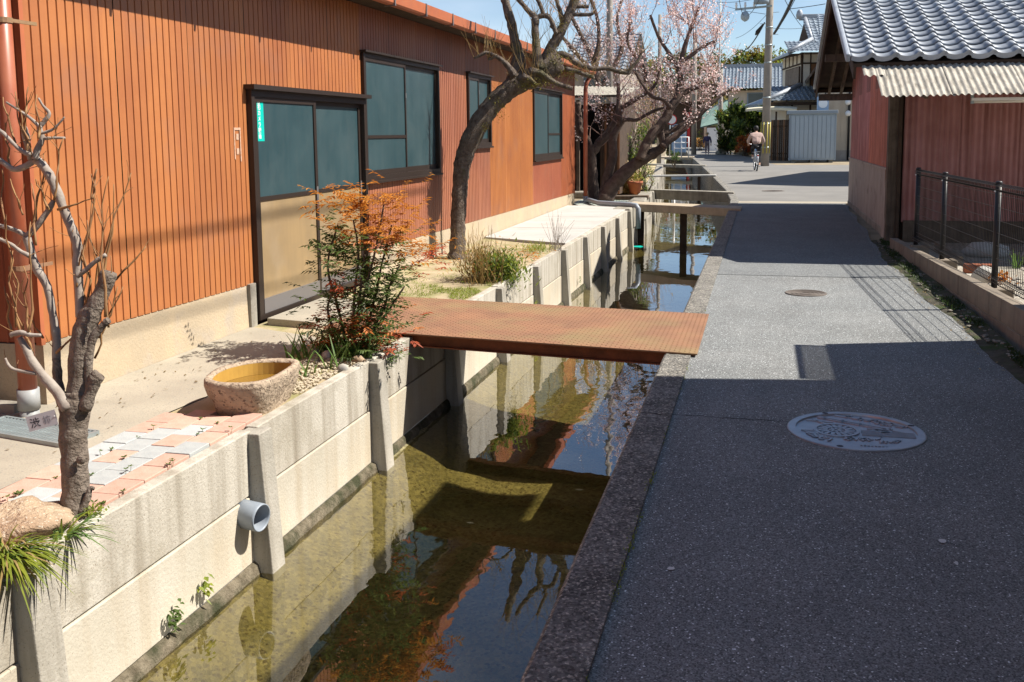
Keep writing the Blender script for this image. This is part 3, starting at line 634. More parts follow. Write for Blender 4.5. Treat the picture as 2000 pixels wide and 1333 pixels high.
# wall facing the camera: sheets side by side
x = 1.93; i = 0
while x < 6.0:
    L = .75; k = rng.uniform(.9, 1.1)
    corrugated('wall_sheet', (x, SY0-.004*(i % 2), .32+rng.uniform(-.02, .02)), (1, 0, 0), L+.02, (0, 0, 1), 2.2, 10, .009, m_shed, sh, (0, -1, 0), color=(k, k, k)); x += L; i += 1
q = MB(); q.box((1.96, SY0+.02, -.1), (6.0, SY1-.02, 2.7)); q.build('core_wall', m_timber_d, sh)
q = MB(); q.box((1.96, SY0-.03, -.1), (6.0, SY0+.02, .33)); q.build('sill_beam', m_timber, sh)
# road side wall: corrugated above, board below
y = 16.0; i = 0
while y < 22.9:
    L = .77; k = rng.uniform(.85, 1.15); c = (k*1.25, k*.95, k*.7) if y < 19 else (k*1.1, k, k)
    corrugated('wall_sheet', (SX-.003*(i % 2), y, 1.03), (0, 1, 0), L+.02, (0, 0, 1), 2.55 if 17 < y < 20.8 else 1.95, 10, .009, m_shed, sh, (-1, 0, 0), color=c); y += L; i += 1
for a, b in ((16.0, 18.4), (18.41, 20.8), (20.81, 23.0)):
    q = MB(); q.box((SX-.02, a, .06), (SX+.03, b, .99)); q.build('board_panel', m_board, sh, bevel=.004)
q = MB(); q.box((SX-.035, 15.95, .985), (SX+.03, 23.02, 1.035)); q.build('cap_rail', m_board, sh, bevel=.006)
q = MB(); q.box((SX-.03, 15.9, -.1), (SX+.1, 23.03, .09)); q.build('plinth', m_dark_conc, sh, bevel=.01)
q = MB(); q.box((SX+.03, 15.2, -.1), (2.4, 23.0, 2.7)); q.build('core_wall', m_timber_d, sh)
# leaning timber post and weathered boards at the corner
for (xa, ya, wd, dp_, z1, mt) in ((1.79, 15.12, .13, .12, 2.3, m_timber), (1.875, 15.06, .05, .06, 2.3, m_timber_d), (1.80, 15.55, .05, .32, 2.2, m_timber), (1.82, 15.9, .05, .14, 1.02, m_timber_o)):
    q = MB(); q.box((xa-wd/2, ya-dp_/2, .0), (xa+wd/2, ya+dp_/2, z1)); q.build('post', mt, sh, bevel=.008)
q = MB(); q.add([(1.765, 15.62, .02), (1.75, 15.86, .02), (1.775, 15.84, .62), (1.78, 15.72, .95), (1.785, 15.64, .5), (1.79, 15.62, .02), (1.77, 15.86, .02), (1.80, 15.84, .62), (1.80, 15.72, .95), (1.80, 15.64, .5)],
    [(0, 1, 2, 3, 4), (9, 8, 7, 6, 5), (0, 5, 6, 1), (1, 6, 7, 2), (2, 7, 8, 3), (3, 8, 9, 4), (4, 9, 5, 0)]); q.build('broken_board', m_board, sh)
# roof planes
EY, EZ, RYD, RX0 = 13.65, 2.51, 18.4, 1.06
SL = math.tan(R(19.2)); cs, sn = math.cos(R(19.2)), math.sin(R(19.2)); RZ = EZ+(RYD-EY)*SL; FY = 23.45
q = MB(); th = .05
def slope(mb, y0, z0, y1, z1, x0, x1, t): mb.add([(x0, y0, z0), (x1, y0, z0), (x1, y1, z1), (x0, y1, z1), (x0, y0, z0-t), (x1, y0, z0-t), (x1, y1, z1-t), (x0, y1, z1-t)],
    [(0, 1, 2, 3), (7, 6, 5, 4), (0, 4, 5, 1), (1, 5, 6, 2), (2, 6, 7, 3), (3, 7, 4, 0)])
slope(q, EY+.04, EZ-.05, RYD, RZ-.05, RX0+.05, 7, .05); slope(q, RYD, RZ-.05, FY-.04, EZ+.02, RX0+.05, 7, .05)
rfd = q.build('roof_deck', m_timber_d, sh)
for (y0, z0, y1, z1) in ((EY+.06, EZ-.10, RYD, RZ-.10), (FY-.06, EZ-.03, RYD, RZ-.10)):
    q = MB(); q.bar((RX0+.07, y0, z0-.05), (RX0+.07, y1, z1-.05), .03, .20); q.build('barge_board', m_timber_d, rfd)
    for xx in (1.40, 1.65):
        q = MB(); q.bar((xx, y0, z0-.05), (xx, y1, z1-.05), .06, .09); q.build('rafter', m_timber, rfd)
for yy in (15.15, 16.9, RYD, 20.9, 22.9):
    zz = (EZ+(yy-EY)*SL if yy <= RYD else RZ-(yy-RYD)*SL)-.20
    q = MB(); q.box((RX0+.10, yy-.07, zz-.14), (2.0, yy+.07, zz)); q.build('purlin_end', m_timber, rfd)
q = MB(); q.box((1.08, 23.2, 2.44), (3.2, 23.3, 2.52)); q.build('eave_beam', m_timber_d, rfd)
# gable infill
q = MB(); q.add([(SX-.005, 15.1, 2.3), (SX-.005, 23.0, 2.3), (SX-.005, 23.0, EZ+.1), (SX-.005, RYD, RZ-.12), (SX-.005, 15.1, EZ+.25), (SX+.05, 15.1, 2.3), (SX+.05, 23.0, 2.3), (SX+.05, 23.0, EZ+.1), (SX+.05, RYD, RZ-.12), (SX+.05, 15.1, EZ+.25)],
    [(4, 3, 2, 1, 0), (5, 6, 7, 8, 9), (0, 1, 6, 5), (1, 2, 7, 6), (2, 3, 8, 7), (3, 4, 9, 8), (4, 0, 5, 9)]); q.build('gable_infill', m_timber_d, sh)
# roof tiles: each tile an object sharing one mesh
TW, TL = .285, .262
def tile_mesh(nm, eave=False):
    q = MB(); n = 12; ln = TL+.05
    for j, (yy, zo) in enumerate(((0, .030), (ln, .0))):
        for top in (0, 1):
            for i in range(n+1):
                u = i/n
                h = -.022*math.sin(math.pi*u/.68) if u < .68 else .034*math.sin(math.pi*(u-.68)/.32)
                q.v.append((u*(TW+.012), yy, h+zo+(.016 if top else 0)))
    w_ = n+1
    for i in range(n):
        q.f += [(w_+i, w_+i+1, 3*w_+i+1, 3*w_+i), (i, w_+0*0+i, w_+i+1, i+1)] if False else [(w_+i, w_+i+1, 3*w_+i+1, 3*w_+i), (i, i+1, w_+i+1, w_+i)]
    q.f += [(0, w_, 3*w_, 2*w_), (n, 2*w_+n, 3*w_+n, w_+n)]
    if eave:
        for i in range(n): 
            a = len(q.v); q.v += [(q.v[i][0], -.004, q.v[i][2]-.045), (q.v[i+1][0], -.004, q.v[i+1][2]-.045)]; q.f.append((a, a+1, i+1, i))
    me = bpy.data.meshes.new(nm); me.from_pydata(q.v, [], q.f); me.update(); me.polygons.foreach_set('use_smooth', [i % 2 == 0 for i in range(len(me.polygons))]); me.materials.append(m_tile); return me
tm, tme = tile_mesh('roof_tile'), tile_mesh('roof_tile_eave', True)
rot = Matrix.Rotation(R(19.2), 4, 'X')
rng = random.Random(8)
for r in range(19):
    for c in range(9):
        o = bpy.data.objects.new('roof_tile', tme if r == 0 else tm); COL.objects.link(o); o.parent = rfd
        o.matrix_basis = Matrix.Translation((RX0+.02+c*TW+rng.uniform(-.003, .003), EY+r*TL*cs, EZ+r*TL*sn+rng.uniform(-.002, .002))) @ rot @ Matrix.Rotation(rng.uniform(-.006, .006), 4, 'Z')
q = MB()
for r in range(22):
    for c in range(9 if r > 18 else 12):
        cc = c if r > 18 else c+9
        mtx = Matrix.Translation((RX0+.02+cc*TW, EY+r*TL*cs, EZ+r*TL*sn)) @ rot
        if r <= 21: q.add([mtx @ v.co for v in tm.vertices], [tuple(p.vertices) for p in tm.polygons])
q.build('roof_tiles_beyond', m_tile, rfd, kind='stuff')
q = MB(); q.bar((RX0-.02, EY-.01, EZ+.015), (RX0-.02, RYD, RZ+.015), .06, .11); q.build('verge_tiles', m_tile, rfd, bevel=.02)
q = MB(); q.tube([(RX0-.02, RYD, RZ+.1), (7, RYD, RZ+.1)], .14, 12); q.build('ridge', m_tile, rfd, True)
q = MB(); slope(q, RYD, RZ-.02, FY, EZ+.05, RX0, 7, .03); q.build('roof_back', m_tile, rfd)
# awning of corrugated fibre cement sheets
aw = thing('corrugated_awning', 'weathered corrugated fibre cement awning below the tiled shed roof', 'awning')
dv = Vector((.02, -.90, -.45)); hh = dv.length; dvn = dv.normalized()
x = 1.36; i = 0
while x < 6:
    L = .80; corrugated('awning_sheet', (x, 13.78, 2.46+.006*(i % 2)), (1, 0, 0), L+.03, dvn, hh, 11, .014, m_fibre, aw, (0, .36, .9), seg=8); x += L; i += 1
corrugated('awning_sheet', (1.21, 13.78, 2.47), (1, 0, 0), .28, dvn, .42, 3, .016, m_fibre, aw, (0, .36, .9), seg=8)
q = MB(); q.box((1.42, 13.01, 2.02), (6, 13.06, 2.055)); q.box((1.5, 13.75, 2.36), (6, 13.81, 2.42)); q.build('batten', m_timber, aw)
for xx in (1.9, 3.0, 4.2):
    q = MB(); q.bar((xx, 15.05, 2.30), (xx, 12.99, 2.0), .04, .05); q.build('bracket', m_timber, aw)
lp = thing('tube_lamp', 'white tube lamp fixed under the corrugated awning', 'lamp')
q = MB(); q.box((2.42, 13.09, 1.945), (3.6, 13.16, 1.98)); q.build('batten', m_whitep, lp, bevel=.005)
q = MB(); q.tube([(2.45, 13.12, 1.93), (3.57, 13.12, 1.93)], .016, 10); q.build('tube', mat('tube_glass', (.75,.70,.6), None, rough=.3), lp, True)
for xx in (2.42, 3.58):
    q = MB(); q.box((xx, 13.10, 1.91), (xx+.03, 13.15, 2.03)); q.build('end_cap', m_steel, lp)

# ------------------------------------------------------------------ block wall, footings and mesh fence on the right
bw = thing('block_wall', 'low concrete block wall along the lane below the mesh fence', 'wall')
WLX = lambda y: 1.705+(14.3-y)*.026
WLZ = lambda y: .155+(14.3-y)*.021
rng = random.Random(6)
y = 14.35; i = 0
while y > 1.5:
    b = y-.39; o = rng.uniform(-.003, .003)
    for (za, zb, off) in ((-.19, .0, 0), (0, None, .0)):
        yy, bb = (y, b) if za == 0 else (y+.195, b+.195)
        if za != 0 and yy > 14.36: yy = 14.36
        zt = (lambda u: WLZ(u)-.19+za+ (.185 if za == 0 else .182))
        z0 = (lambda u: WLZ(u)-.19+za)
        q = MB(); g = .004
        q.add([(WLX(yy)+o, yy-g, z0(yy)), (WLX(bb)+o, bb+g, z0(bb)), (WLX(bb)+.10, bb+g, z0(bb)), (WLX(yy)+.10, yy-g, z0(yy)),
               (WLX(yy)+o, yy-g, zt(yy)), (WLX(bb)+o, bb+g, zt(bb)), (WLX(bb)+.10, bb+g, zt(bb)), (WLX(yy)+.10, yy-g, zt(yy))],
              [(0, 3, 2, 1), (4, 5, 6, 7), (0, 1, 5, 4), (1, 2, 6, 5), (2, 3, 7, 6), (3, 0, 4, 7)][::1])
        for f in range(len(q.f)): q.f[f] = q.f[f][::-1]
        q.build('block', m_block, bw, bevel=.005)
    y = b; i += 1
q = MB(); q.add([(WLX(14.3)+.006, 14.33, -.3), (WLX(1.5)+.006, 1.5, -.3), (WLX(1.5)+.09, 1.5, -.3), (WLX(14.3)+.09, 14.33, -.3), (WLX(14.3)+.006, 14.33, WLZ(14.3)-.012), (WLX(1.5)+.006, 1.5, WLZ(1.5)-.012), (WLX(1.5)+.09, 1.5, WLZ(1.5)-.012), (WLX(14.3)+.09, 14.33, WLZ(14.3)-.012)],
    [(1, 2, 3, 0), (7, 6, 5, 4), (4, 5, 1, 0), (5, 6, 2, 1), (6, 7, 3, 2), (7, 4, 0, 3)]); q.build('mortar', m_dark_conc, bw)
sheet('garden_ground', mat('garden_gravel', (.42,.38,.31), (.30,.27,.22), 6, .95, .9, 50, speck=((.6,.57,.5), 60, .75, .95), bdist=.03), [(1.80, 14.33), (2.12, 1.5), (8, 1.5), (8, 15.1), (1.82, 15.1)], .02)
fx = lambda y: 1.925+(11.64-y)*.048
fn = thing('mesh_fence', 'black welded mesh fence with posts on concrete footings', 'fence')
PY = [13.08, 11.64, 9.57, 7.5, 5.43, 3.36]; ZT, ZLO = 1.13, .285
for y in PY:
    x = fx(y)
    q = MB(); q.tube([(x, y, .14), (x, y, ZT-.01)], .027, 12); q.lathe((x, y, ZT-.01), [(.03, 0), (.031, .02), (.02, .03)], 12); q.build('post', m_black, fn, True)
    q = MB(); q.box((x-.055, y-.09, -.1), (x+.15, y+.09, .20)); q.build('footing', m_block, fn, bevel=.012)
    q = MB(); q.lathe((x-.031, y-.02, ZT-.07), [(.0, 0), (.008, 0), (.008, .006), (0, .006)], 8, (-1, -.6, 0)); q.build('bolt_cap', m_whitep, fn)
for a, b in zip(PY, PY[1:]):
    q = MB(); n = int((a-b)/.05)
    for i in range(n+1):
        y = lerp(a, b, i/n); x = fx(y); r_ = .003
        q.tube([(x, y, ZLO), (x, y, ZT-.03)], r_, 4, False)
        for zz in (ZT-.03, ZLO+.0):   # folded triangle stiffeners at top and bottom
            q.tube([(x, y, zz-.045), (x-.04, y, zz-.02), (x-.04, y, zz+.01), (x, y, zz+.025)], .0032, 4, False)
    for k in range(7):
        z = lerp(ZLO+.07, ZT-.10, k/6); q.tube([(fx(a)-.003, a, z), (fx(b)-.003, b, z)], .0028, 4, False)
    for zz in (ZT-.03, ZLO):
        for (dx, dz) in ((-.04, .01), (-.04, -.02), (0, .027), (0, -.045)): q.tube([(fx(a)+dx, a, zz+dz), (fx(b)+dx, b, zz+dz)], .0034, 4, False)
    q.build('mesh_panel', m_black, fn, kind='stuff')
# garden things behind the fence
rng = random.Random(21)
def rockthing(p, r, mt, lab, cat='stone', nm='garden_stone', grp=None, rough=.25, sub=2):
    q = MB(); q.rock((0, 0, 0), r[0], r[1], r[2], rng, sub, rough); o = q.build(nm, mt, smooth=True, loc=(p[0], p[1], p[2]+r[2]*.55)); return tag(o, lab, cat, grp)
m_pale = mat('pale_stone', (.55,.54,.50), (.44,.43,.40), 6, .9, .5, 40)
rockthing((2.28, 11.25, .02), (.15, .12, .11), m_pale, 'smooth white boulder behind the block wall between two fence footings')
rockthing((2.95, 11.3, .02), (.22, .16, .15), mat('dark_pale_stone', (.42,.40,.35), (.2,.19,.16), 7, .9), 'pale hollowed stone seen through the mesh right of the middle post')
rockthing((2.75, 13.5, .02), (.30, .17, .12), m_pale, 'low pale rockery stone behind the mesh beside the red wall')
rockthing((3.15, 12.7, .02), (.20, .15, .13), m_pale, 'rounded white stone behind the mesh left of the black post')
rockthing((2.55, 10.0, .0), (.12, .10, .06), m_gravel, 'flat grey stone on the gravel behind the right fence footing')
q = MB(); q.box((2.2, 11.85, .02), (2.5, 11.97, .12)); tag(q.build('edging_brick', m_terra, bevel=.01), 'orange edging brick lying behind the white boulder', 'brick')
q = MB(); q.box((3.4, 12.6, .02), (3.72, 12.85, .30)); q.box((3.46, 12.585, .06), (3.66, 12.6, .26)); tag(q.build('planter_box', m_canopy, bevel=.01), 'pale yellow planter box at the right edge behind the mesh', 'planter')
q = MB(); q.box((2.9, 11.75, .02), (3.9, 11.87, .16)); tag(q.build('timber_edging', m_timber, bevel=.01), 'dark timber edging behind the mesh fence', 'edging')
q = MB(); q.box((2.25, 12.55, -.05), (2.31, 14.2, .13)); tag(q.build('garden_kerb', m_block, bevel=.01), 'low concrete strip between the first two fence footings', 'kerb')
def tuft(nm, lab, cat, c, n, L, wd, mt, rng, spread=.06, lean=.6, bend=.35, grp=None):
    q = MB()
    for i in range(n):
        a = rng.random()*6.283; rr = spread*math.sqrt(rng.random())
        q.blade((c[0]+rr*math.cos(a), c[1]+rr*math.sin(a), c[2]), (math.cos(a)*lean*rng.random(), math.sin(a)*lean*rng.random(), 1), L*rng.uniform(.5, 1.1), wd*rng.uniform(.7, 1.2), bend*rng.uniform(.4, 1.4))
    return tag(q.build(nm, mt), lab, cat, grp)
tuft('grass_plant', 'small green grass plant behind the mesh right of the third post', 'plant', (2.85, 12.4, .02), 26, .28, .014, m_liris, rng, .05, .6)
q = MB()
for i in range(120): q.leaf((2.42+rng.gauss(0, .05), 11.1+rng.gauss(0, .05), .03+rng.random()*.10), (rng.uniform(-1, 1), rng.uniform(-1, 1), rng.uniform(0, 1)), .045, .025)
tag(q.build('flower_clump', m_lo), 'orange yellow flower clump next to the white boulder', 'plant')
gv = MB()
for i in range(420): 
    s = rng.uniform(.008, .028); gv.rock((rng.uniform(1.98, 3.4), rng.uniform(7.6, 11.5), .025), s*1.3, s, s*.7, rng, 1, .3)
gv.build('garden_gravel', m_gravel, kind='stuff')['label'] = 'loose pale gravel behind the block wall'

# ------------------------------------------------------------------ the house right behind the camera's shoulder that shades the lane
nh = thing('neighbour_house', 'roadside house out of frame whose stepped eaves shade the near lane', 'house')
q = MB(); q.box((2.45, -8, -.1), (7.5, 6.9, 3.6)); q.build('wall', m_cream, nh)
q = MB(); VY = lambda X: 7.22+.183*(X-2.74); NZ = lambda X: 3.66+.36*(X-1.55)
def quadslab(mb, a, b, c, d, t): mb.add([a, b, c, d]+[(p[0], p[1], p[2]-t) for p in (a, b, c, d)], [(0, 1, 2, 3), (7, 6, 5, 4), (0, 4, 5, 1), (1, 5, 6, 2), (2, 6, 7, 3), (3, 7, 4, 0)])
quadslab(q, (2.5, -9, NZ(2.5)), (5, -9, NZ(5)), (5, VY(5), NZ(5)), (2.5, VY(2.5), NZ(2.5)), .1); quadslab(q, (5.0, -9, NZ(5)), (8.4, -9, 3.7), (8.4, VY(8.4), 3.7), (5.0, VY(5), NZ(5)), .1)
q.build('roof', m_tile2, nh)
q = MB(); quadslab(q, (1.55, -9, NZ(1.55)), (2.495, -9, NZ(2.495)), (2.495, 7.66, NZ(2.495)), (1.55, 7.66, NZ(1.55)), .1); q.build('eave_roof', m_tile2, nh)
q = MB(); quadslab(q, (2.29, 2, 2.2), (5.5, 2, 2.2), (5.5, 9.2, 2.2), (2.29, 8.17, 2.2), .07); q.build('lean_to_roof', m_tile2, nh)
q = MB(); q.box((2.42, 2.02, 0), (5.4, 7.6, 2.11)); q.build('lean_to_wall', m_cream, nh)
q = MB(); q.box((2.03, 7.02, 2.13), (2.055, 8.1, 2.16)); q.box((2.03, 8.07, 2.13), (2.29, 8.10, 2.16)); q.build('awning_frame', m_black, nh)
mtp = bpy.data.materials.new('smoked_polycarbonate'); mtp.use_nodes = True; t_ = mtp.node_tree
tb = t_.nodes.new('ShaderNodeBsdfTransparent'); tb.inputs[0].default_value = (.42, .42, .42, 1); t_.links.new(tb.outputs[0], t_.nodes['Material Output'].inputs[0])
q = MB(); q.box((2.055, 7.02, 2.14), (2.288, 8.07, 2.145)); q.build('awning_sheet', mtp, nh)
# ------------------------------------------------------------------ near left bank: pavers, tub, grate, boulder, drain pipe
pv = thing('paver_patio', 'small patio of salmon and grey pavers beside the canal wall', 'paving')
rng = random.Random(14)
q = MB(); q.box((-.0705, -.0935, -.03), (.0705, .0935, .0)); pr0 = q.build('paver', m_paver_r, pv, bevel=.004); q = MB(); q.box((-.0705, -.0935, -.03), (.0705, .0935, .0)); pg0 = q.build('paver', m_paver_g, pv, bevel=.004)
first = {0: True, 1: True}
for cx_ in range(4):
    for ry in range(13):
        x = -2.85-cx_*.145; y = 2.72+ry*.191+(.095*(cx_ % 2))
        if y > 5.05: continue
        red = 0 if ((cx_*2+ry) % 5 < 3) ^ (rng.random() < .2) else 1
        src = pr0 if not red else pg0
        mtx = Matrix.Translation((x, y, .012+rng.uniform(-.003, .003))) @ Matrix.Rotation(rng.uniform(-.012, .012), 4, 'Z')
        if first[red]: src.matrix_basis = mtx; first[red] = False
        else: inst(src, 'paver', pv, mtx)
wd = MB()
for i in range(46):
    x = -2.85-rng.randrange(4)*.145+.072; y = rng.uniform(3.0, 5.0); h = rng.uniform(.008, .04)
    wd.tube([(x, y, .0), (x+rng.uniform(-.01, .01), y, h)], .0012, 3, False)
    for k in range(5): a = k*1.257+rng.random(); wd.leaf((x, y, h), (math.cos(a), math.sin(a), .35), rng.uniform(.012, .026), .012)
tag(wd.build('paver_weeds', m_lg, kind='stuff'), 'tiny green weeds sprouting between the pavers', 'weeds')
# stone tub
tb = thing('stone_tub', 'rough hewn pinkish stone water tub at the end of the pavers', 'stone basin')
poly = [(G(398, 742, .2)), (G(440, 752, .2)), (G(520, 745, .2)), (G(580, 712, .2)), (G(572, 702, .2)), (G(500, 703, .2)), (G(430, 718, .2))]
cxm = sum((p for p in poly), Vector())/len(poly)
def ringpts(scale, z, jit, n=44, seed=0, px=0):
    rr = random.Random(seed); out_ = []
    for i in range(n):
        t = i/n*len(poly); a = int(t); f = t-a; p0, p1, p2, p3 = (poly[(a+k-1) % len(poly)] for k in range(4))
        p = .5*((2*p1)+(-p0+p2)*f+(2*p0-5*p1+4*p2-p3)*f*f+(-p0+3*p1-3*p2+p3)*f**3)
        o = cxm+(p-cxm)*scale; nn = mnoise.noise((o.x*14, o.y*14, z*14+seed))
        o = o+(o-cxm).normalized()*nn*jit; out_.append((o.x, o.y, z+nn*jit*.3))
    return out_
rings = [(.76, -.03, .01), (.82, .03, .03), (.92, .10, .034), (1.0, .165, .016), (1.0, .195, .006), (.975, .204, .004), (.86, .202, .004), (.835, .19, .004), (.81, .11, .0)]
q = MB(); n = 44
for i, (s_, z, j) in enumerate(rings): q.v += ringpts(s_, z, j, n, i if i < 5 else 5)
for i in range(len(rings)-1):
    for k in range(n): q.f.append((i*n+k, i*n+(k+1) % n, (i+1)*n+(k+1) % n, (i+1)*n+k))
q.build('tub_body', m_stone, tb, True)
q = MB(); rp = ringpts(.822, .115, 0, n, 5); q.add(rp, [tuple(range(n))]); 
mwt = bpy.data.materials.new('tub_water'); mwt.use_nodes = True; bsd = mwt.node_tree.nodes['Principled BSDF']; bsd.inputs['Base Color'].default_value = (.20, .11, .02, 1); bsd.inputs['Roughness'].default_value = .03; bsd.inputs['Specular IOR Level'].default_value = .6
q.build('tub_water', mwt, tb)
q = MB(); r1, r2 = ringpts(.806, .116, 0, n, 5), ringpts(.828, .189, 0, n, 5); q.v += r1+r2
for k in range(n): q.f.append((k, (k+1) % n, n+(k+1) % n, n+k))
q.build('tub_lining', m_wood_water, tb)
# drain grate by the downpipe
gr = thing('drain_grate', 'galvanised drain grate in the concrete by the near downpipe', 'grate')
P0, P1, P2, P3 = Vector((-4.25, 4.50, 0)), Vector((-3.55, 4.36, 0)), Vector((-3.50, 4.60, 0)), Vector((-4.22, 4.74, 0))
q = MB(); 
for a, b in ((P0, P1), (P1, P2), (P2, P3), (P3, P0)): q.bar((a.x, a.y, .004), (b.x, b.y, .004), .018, .022)
q.build('rim', m_steel, gr)
for i in range(26):
    u = (i+.5)/26; a, b = P0.lerp(P1, u), P3.lerp(P2, u)
    q = MB(); q.bar((a.x, a.y, .003), (b.x, b.y, .003), .009, .02); q.build('slat', m_steel, gr)
for t_1 in (.25, .5, .75):
    a, b = P0.lerp(P3, t_1), P1.lerp(P2, t_1); q = MB(); q.bar((a.x, a.y, .001), (b.x, b.y, .001), .006, .015); q.build('cross_bar', m_steel, gr)
q = MB(); q.add([(P0.x, P0.y, -.006), (P1.x, P1.y, -.006), (P2.x, P2.y, -.006), (P3.x, P3.y, -.006)], [(0, 1, 2, 3)]); q.build('sump', m_ink, gr)
# kerb stone left of the downpipe
q = MB(); q.box((-5.2, 4.86, -.02), (-4.26, 4.95, .045)); tag(q.build('kerb_stone', m_dark_conc, bevel=.01), 'pale low kerb stone behind the grate at the recess', 'kerb')
# boulder at the lower left
q = MB(); q.rock((0, 0, 0), .19, .17, .085, rng, 4, .35); c0 = G(40, 1050, .0); tag(q.build('boulder', m_boulder, smooth=True, loc=(c0.x-.04, c0.y+.06, .02)), 'large tan boulder beside the bare tree foot', 'boulder')
def clump(nm, lab, c, n, L, wd_, mts, rng, dirb=(0, 0), lean=.8, bend=.6):
    t = thing(nm, lab, 'plant')
    for mt, fr in mts:
        q = MB()
        for i in range(int(n*fr)):
            a = rng.random()*6.283; rr = .05*math.sqrt(rng.random())
            d = Vector((math.cos(a)*lean*rng.random()+dirb[0], math.sin(a)*lean*rng.random()+dirb[1], rng.uniform(.35, 1)))
            q.blade((c[0]+rr*math.cos(a), c[1]+rr*math.sin(a), c[2]), d, L*rng.uniform(.6, 1.1), wd_, bend*rng.uniform(.6, 1.3), 6)
        q.build('blades', mt, t, kind='stuff')
    return t
c = G(25, 1075, .03)
clump('grass_clump', 'overhanging yellow green grass clump on the wall at the lower left corner', (c.x+.02, c.y-.05, .02), 200, .21, .011, ((m_ly, .75), (m_liris, .13), (m_lt, .12)), rng, (.4, -.1), .8, .75)
c = G(128, 1035, .03)
clump('grass_clump', 'small green grass tuft between boulder and bare tree foot', (c.x, c.y, .0), 40, .18, .011, ((m_liris, .7), (m_ly, .3)), rng, (.3, .1), .8, .6)
q = MB(); c = G(180, 1008, 0)
for i in range(150): q.leaf((c.x+rng.gauss(0, .025), c.y+rng.gauss(0, .025), rng.random()*.045), (rng.uniform(-1, 1), rng.uniform(-1, 1), rng.uniform(.1, 1)), .018, .012)
tag(q.build('sedum', m_ly), 'small yellow sedum cushion at the bare tree foot', 'plant')
# outlet pipe through the canal wall
c = AX(478, 1003, -2.69); op = thing('outlet_pipe', 'short grey plastic outlet pipe sticking out of the canal wall', 'pipe')
q = MB(); a = Vector((.95, -.16, -.05)).normalized(); q.lathe((c.x-.1, c.y+.02, c.z), [(.076, 0), (.076, .20), (.0755, .212), (.070, .214), (.066, .205), (.066, .02), (0, .02)], 28, a); q.build('pipe', m_pvc, op, True)
q = MB(); q.lathe((c.x-.095, c.y+.02, c.z), [(.066, .06), (.0, .06)], 28, a); q.build('bore_disc', m_ink, op)  # near-black disc set across the inside of the pipe
# wall weeds
def wallweed(px, py, n, s, lab, mt=m_lg):
    c = AX(px, py, -2.675); q = MB()
    for i in range(n): q.leaf((c.x+.01, c.y+rng.gauss(0, s), c.z+rng.gauss(0, s*1.1)), (rng.uniform(.3, 1), rng.uniform(-1, 1), rng.uniform(-.8, .4)), rng.uniform(.02, .045), rng.uniform(.015, .03), droop=.3)
    t = thing('wall_weed', lab, 'weed'); q.build('leaves', mt, t, kind='stuff')
wallweed(335, 1205, 40, .03, 'green weed on the canal wall footing between the two nearest buttresses')
wallweed(397, 1146, 26, .025, 'yellow green weed on the wall below the grey outlet pipe', m_ly)
wallweed(70, 1250, 22, .022, 'pale green weed on the wall left of the nearest buttress', m_ly)
wallweed(75, 1290, 14, .018, 'low trailing weed under the pale green one left of the nearest buttress')
wallweed(1043, 590, 16, .03, 'yellow weed low on the wall just past the rusty bridge', m_ly)
wallweed(1130, 545, 12, .03, 'small green weed on the wall between far buttresses')
# floating leaves and litter on the water
m_straw = mat('floating_leaf', (.35,.30,.14), None, rough=.7)
for i, (px, py, s, lab) in enumerate(((1122, 956, .035, 'pale floating leaf near the road side of the canal'), (910, 1020, .03, 'green floating stem in the middle of the canal'), (1040, 745, .02, 'tiny bright floating leaf under the rusty bridge'))):
    c = G(px, py, WATER_Z+.004); q = MB(); q.leaf((0, 0, 0), (1, rng.uniform(-.2, .8), 0), s*2, s*.8); tag(q.build('floating_leaf', m_straw, loc=c), lab, 'leaf')
q = MB(); c = G(1245, 482, WATER_Z+.006)
for k in range(8): pass
q.prism([(-.07, -.12), (.06, -.16), (.12, .03), (.05, .15), (-.09, .09)], 0, .004); tag(q.build('floating_scrap', m_teal, loc=c), 'turquoise scrap floating at the far end of the buttressed wall', 'litter')
# gravel and rocks in front of the nandina
gv = MB()
for i in range(900):
    y = rng.uniform(5.62, 6.9); s = rng.uniform(.004, .014); gv.rock((rng.uniform(-3.2, -2.79), y, -.004), s*1.3, s, s*.75, rng, 1, .3)
gv.build('gravel', m_sandstone, kind='stuff')['label'] = 'coarse pale gravel in the bed behind the stone tub'
for px, py, r_, mt, lab in ((670, 722, (.045, .04, .035), m_gravel, 'blue grey rock at the wall edge in the gravel bed'), (700, 705, (.055, .045, .035), m_boulder, 'orange tan rock beside the blue grey one'), (640, 697, (.045, .04, .04), m_pale, 'white speckled rock among the iris leaves'), (615, 690, (.04, .035, .035), m_gravel, 'rounded grey rock at the back of the gravel bed')):
    c = G(px, py, .0); rockthing((c.x, c.y, -.015), r_, mt, lab, 'rock', 'rock')
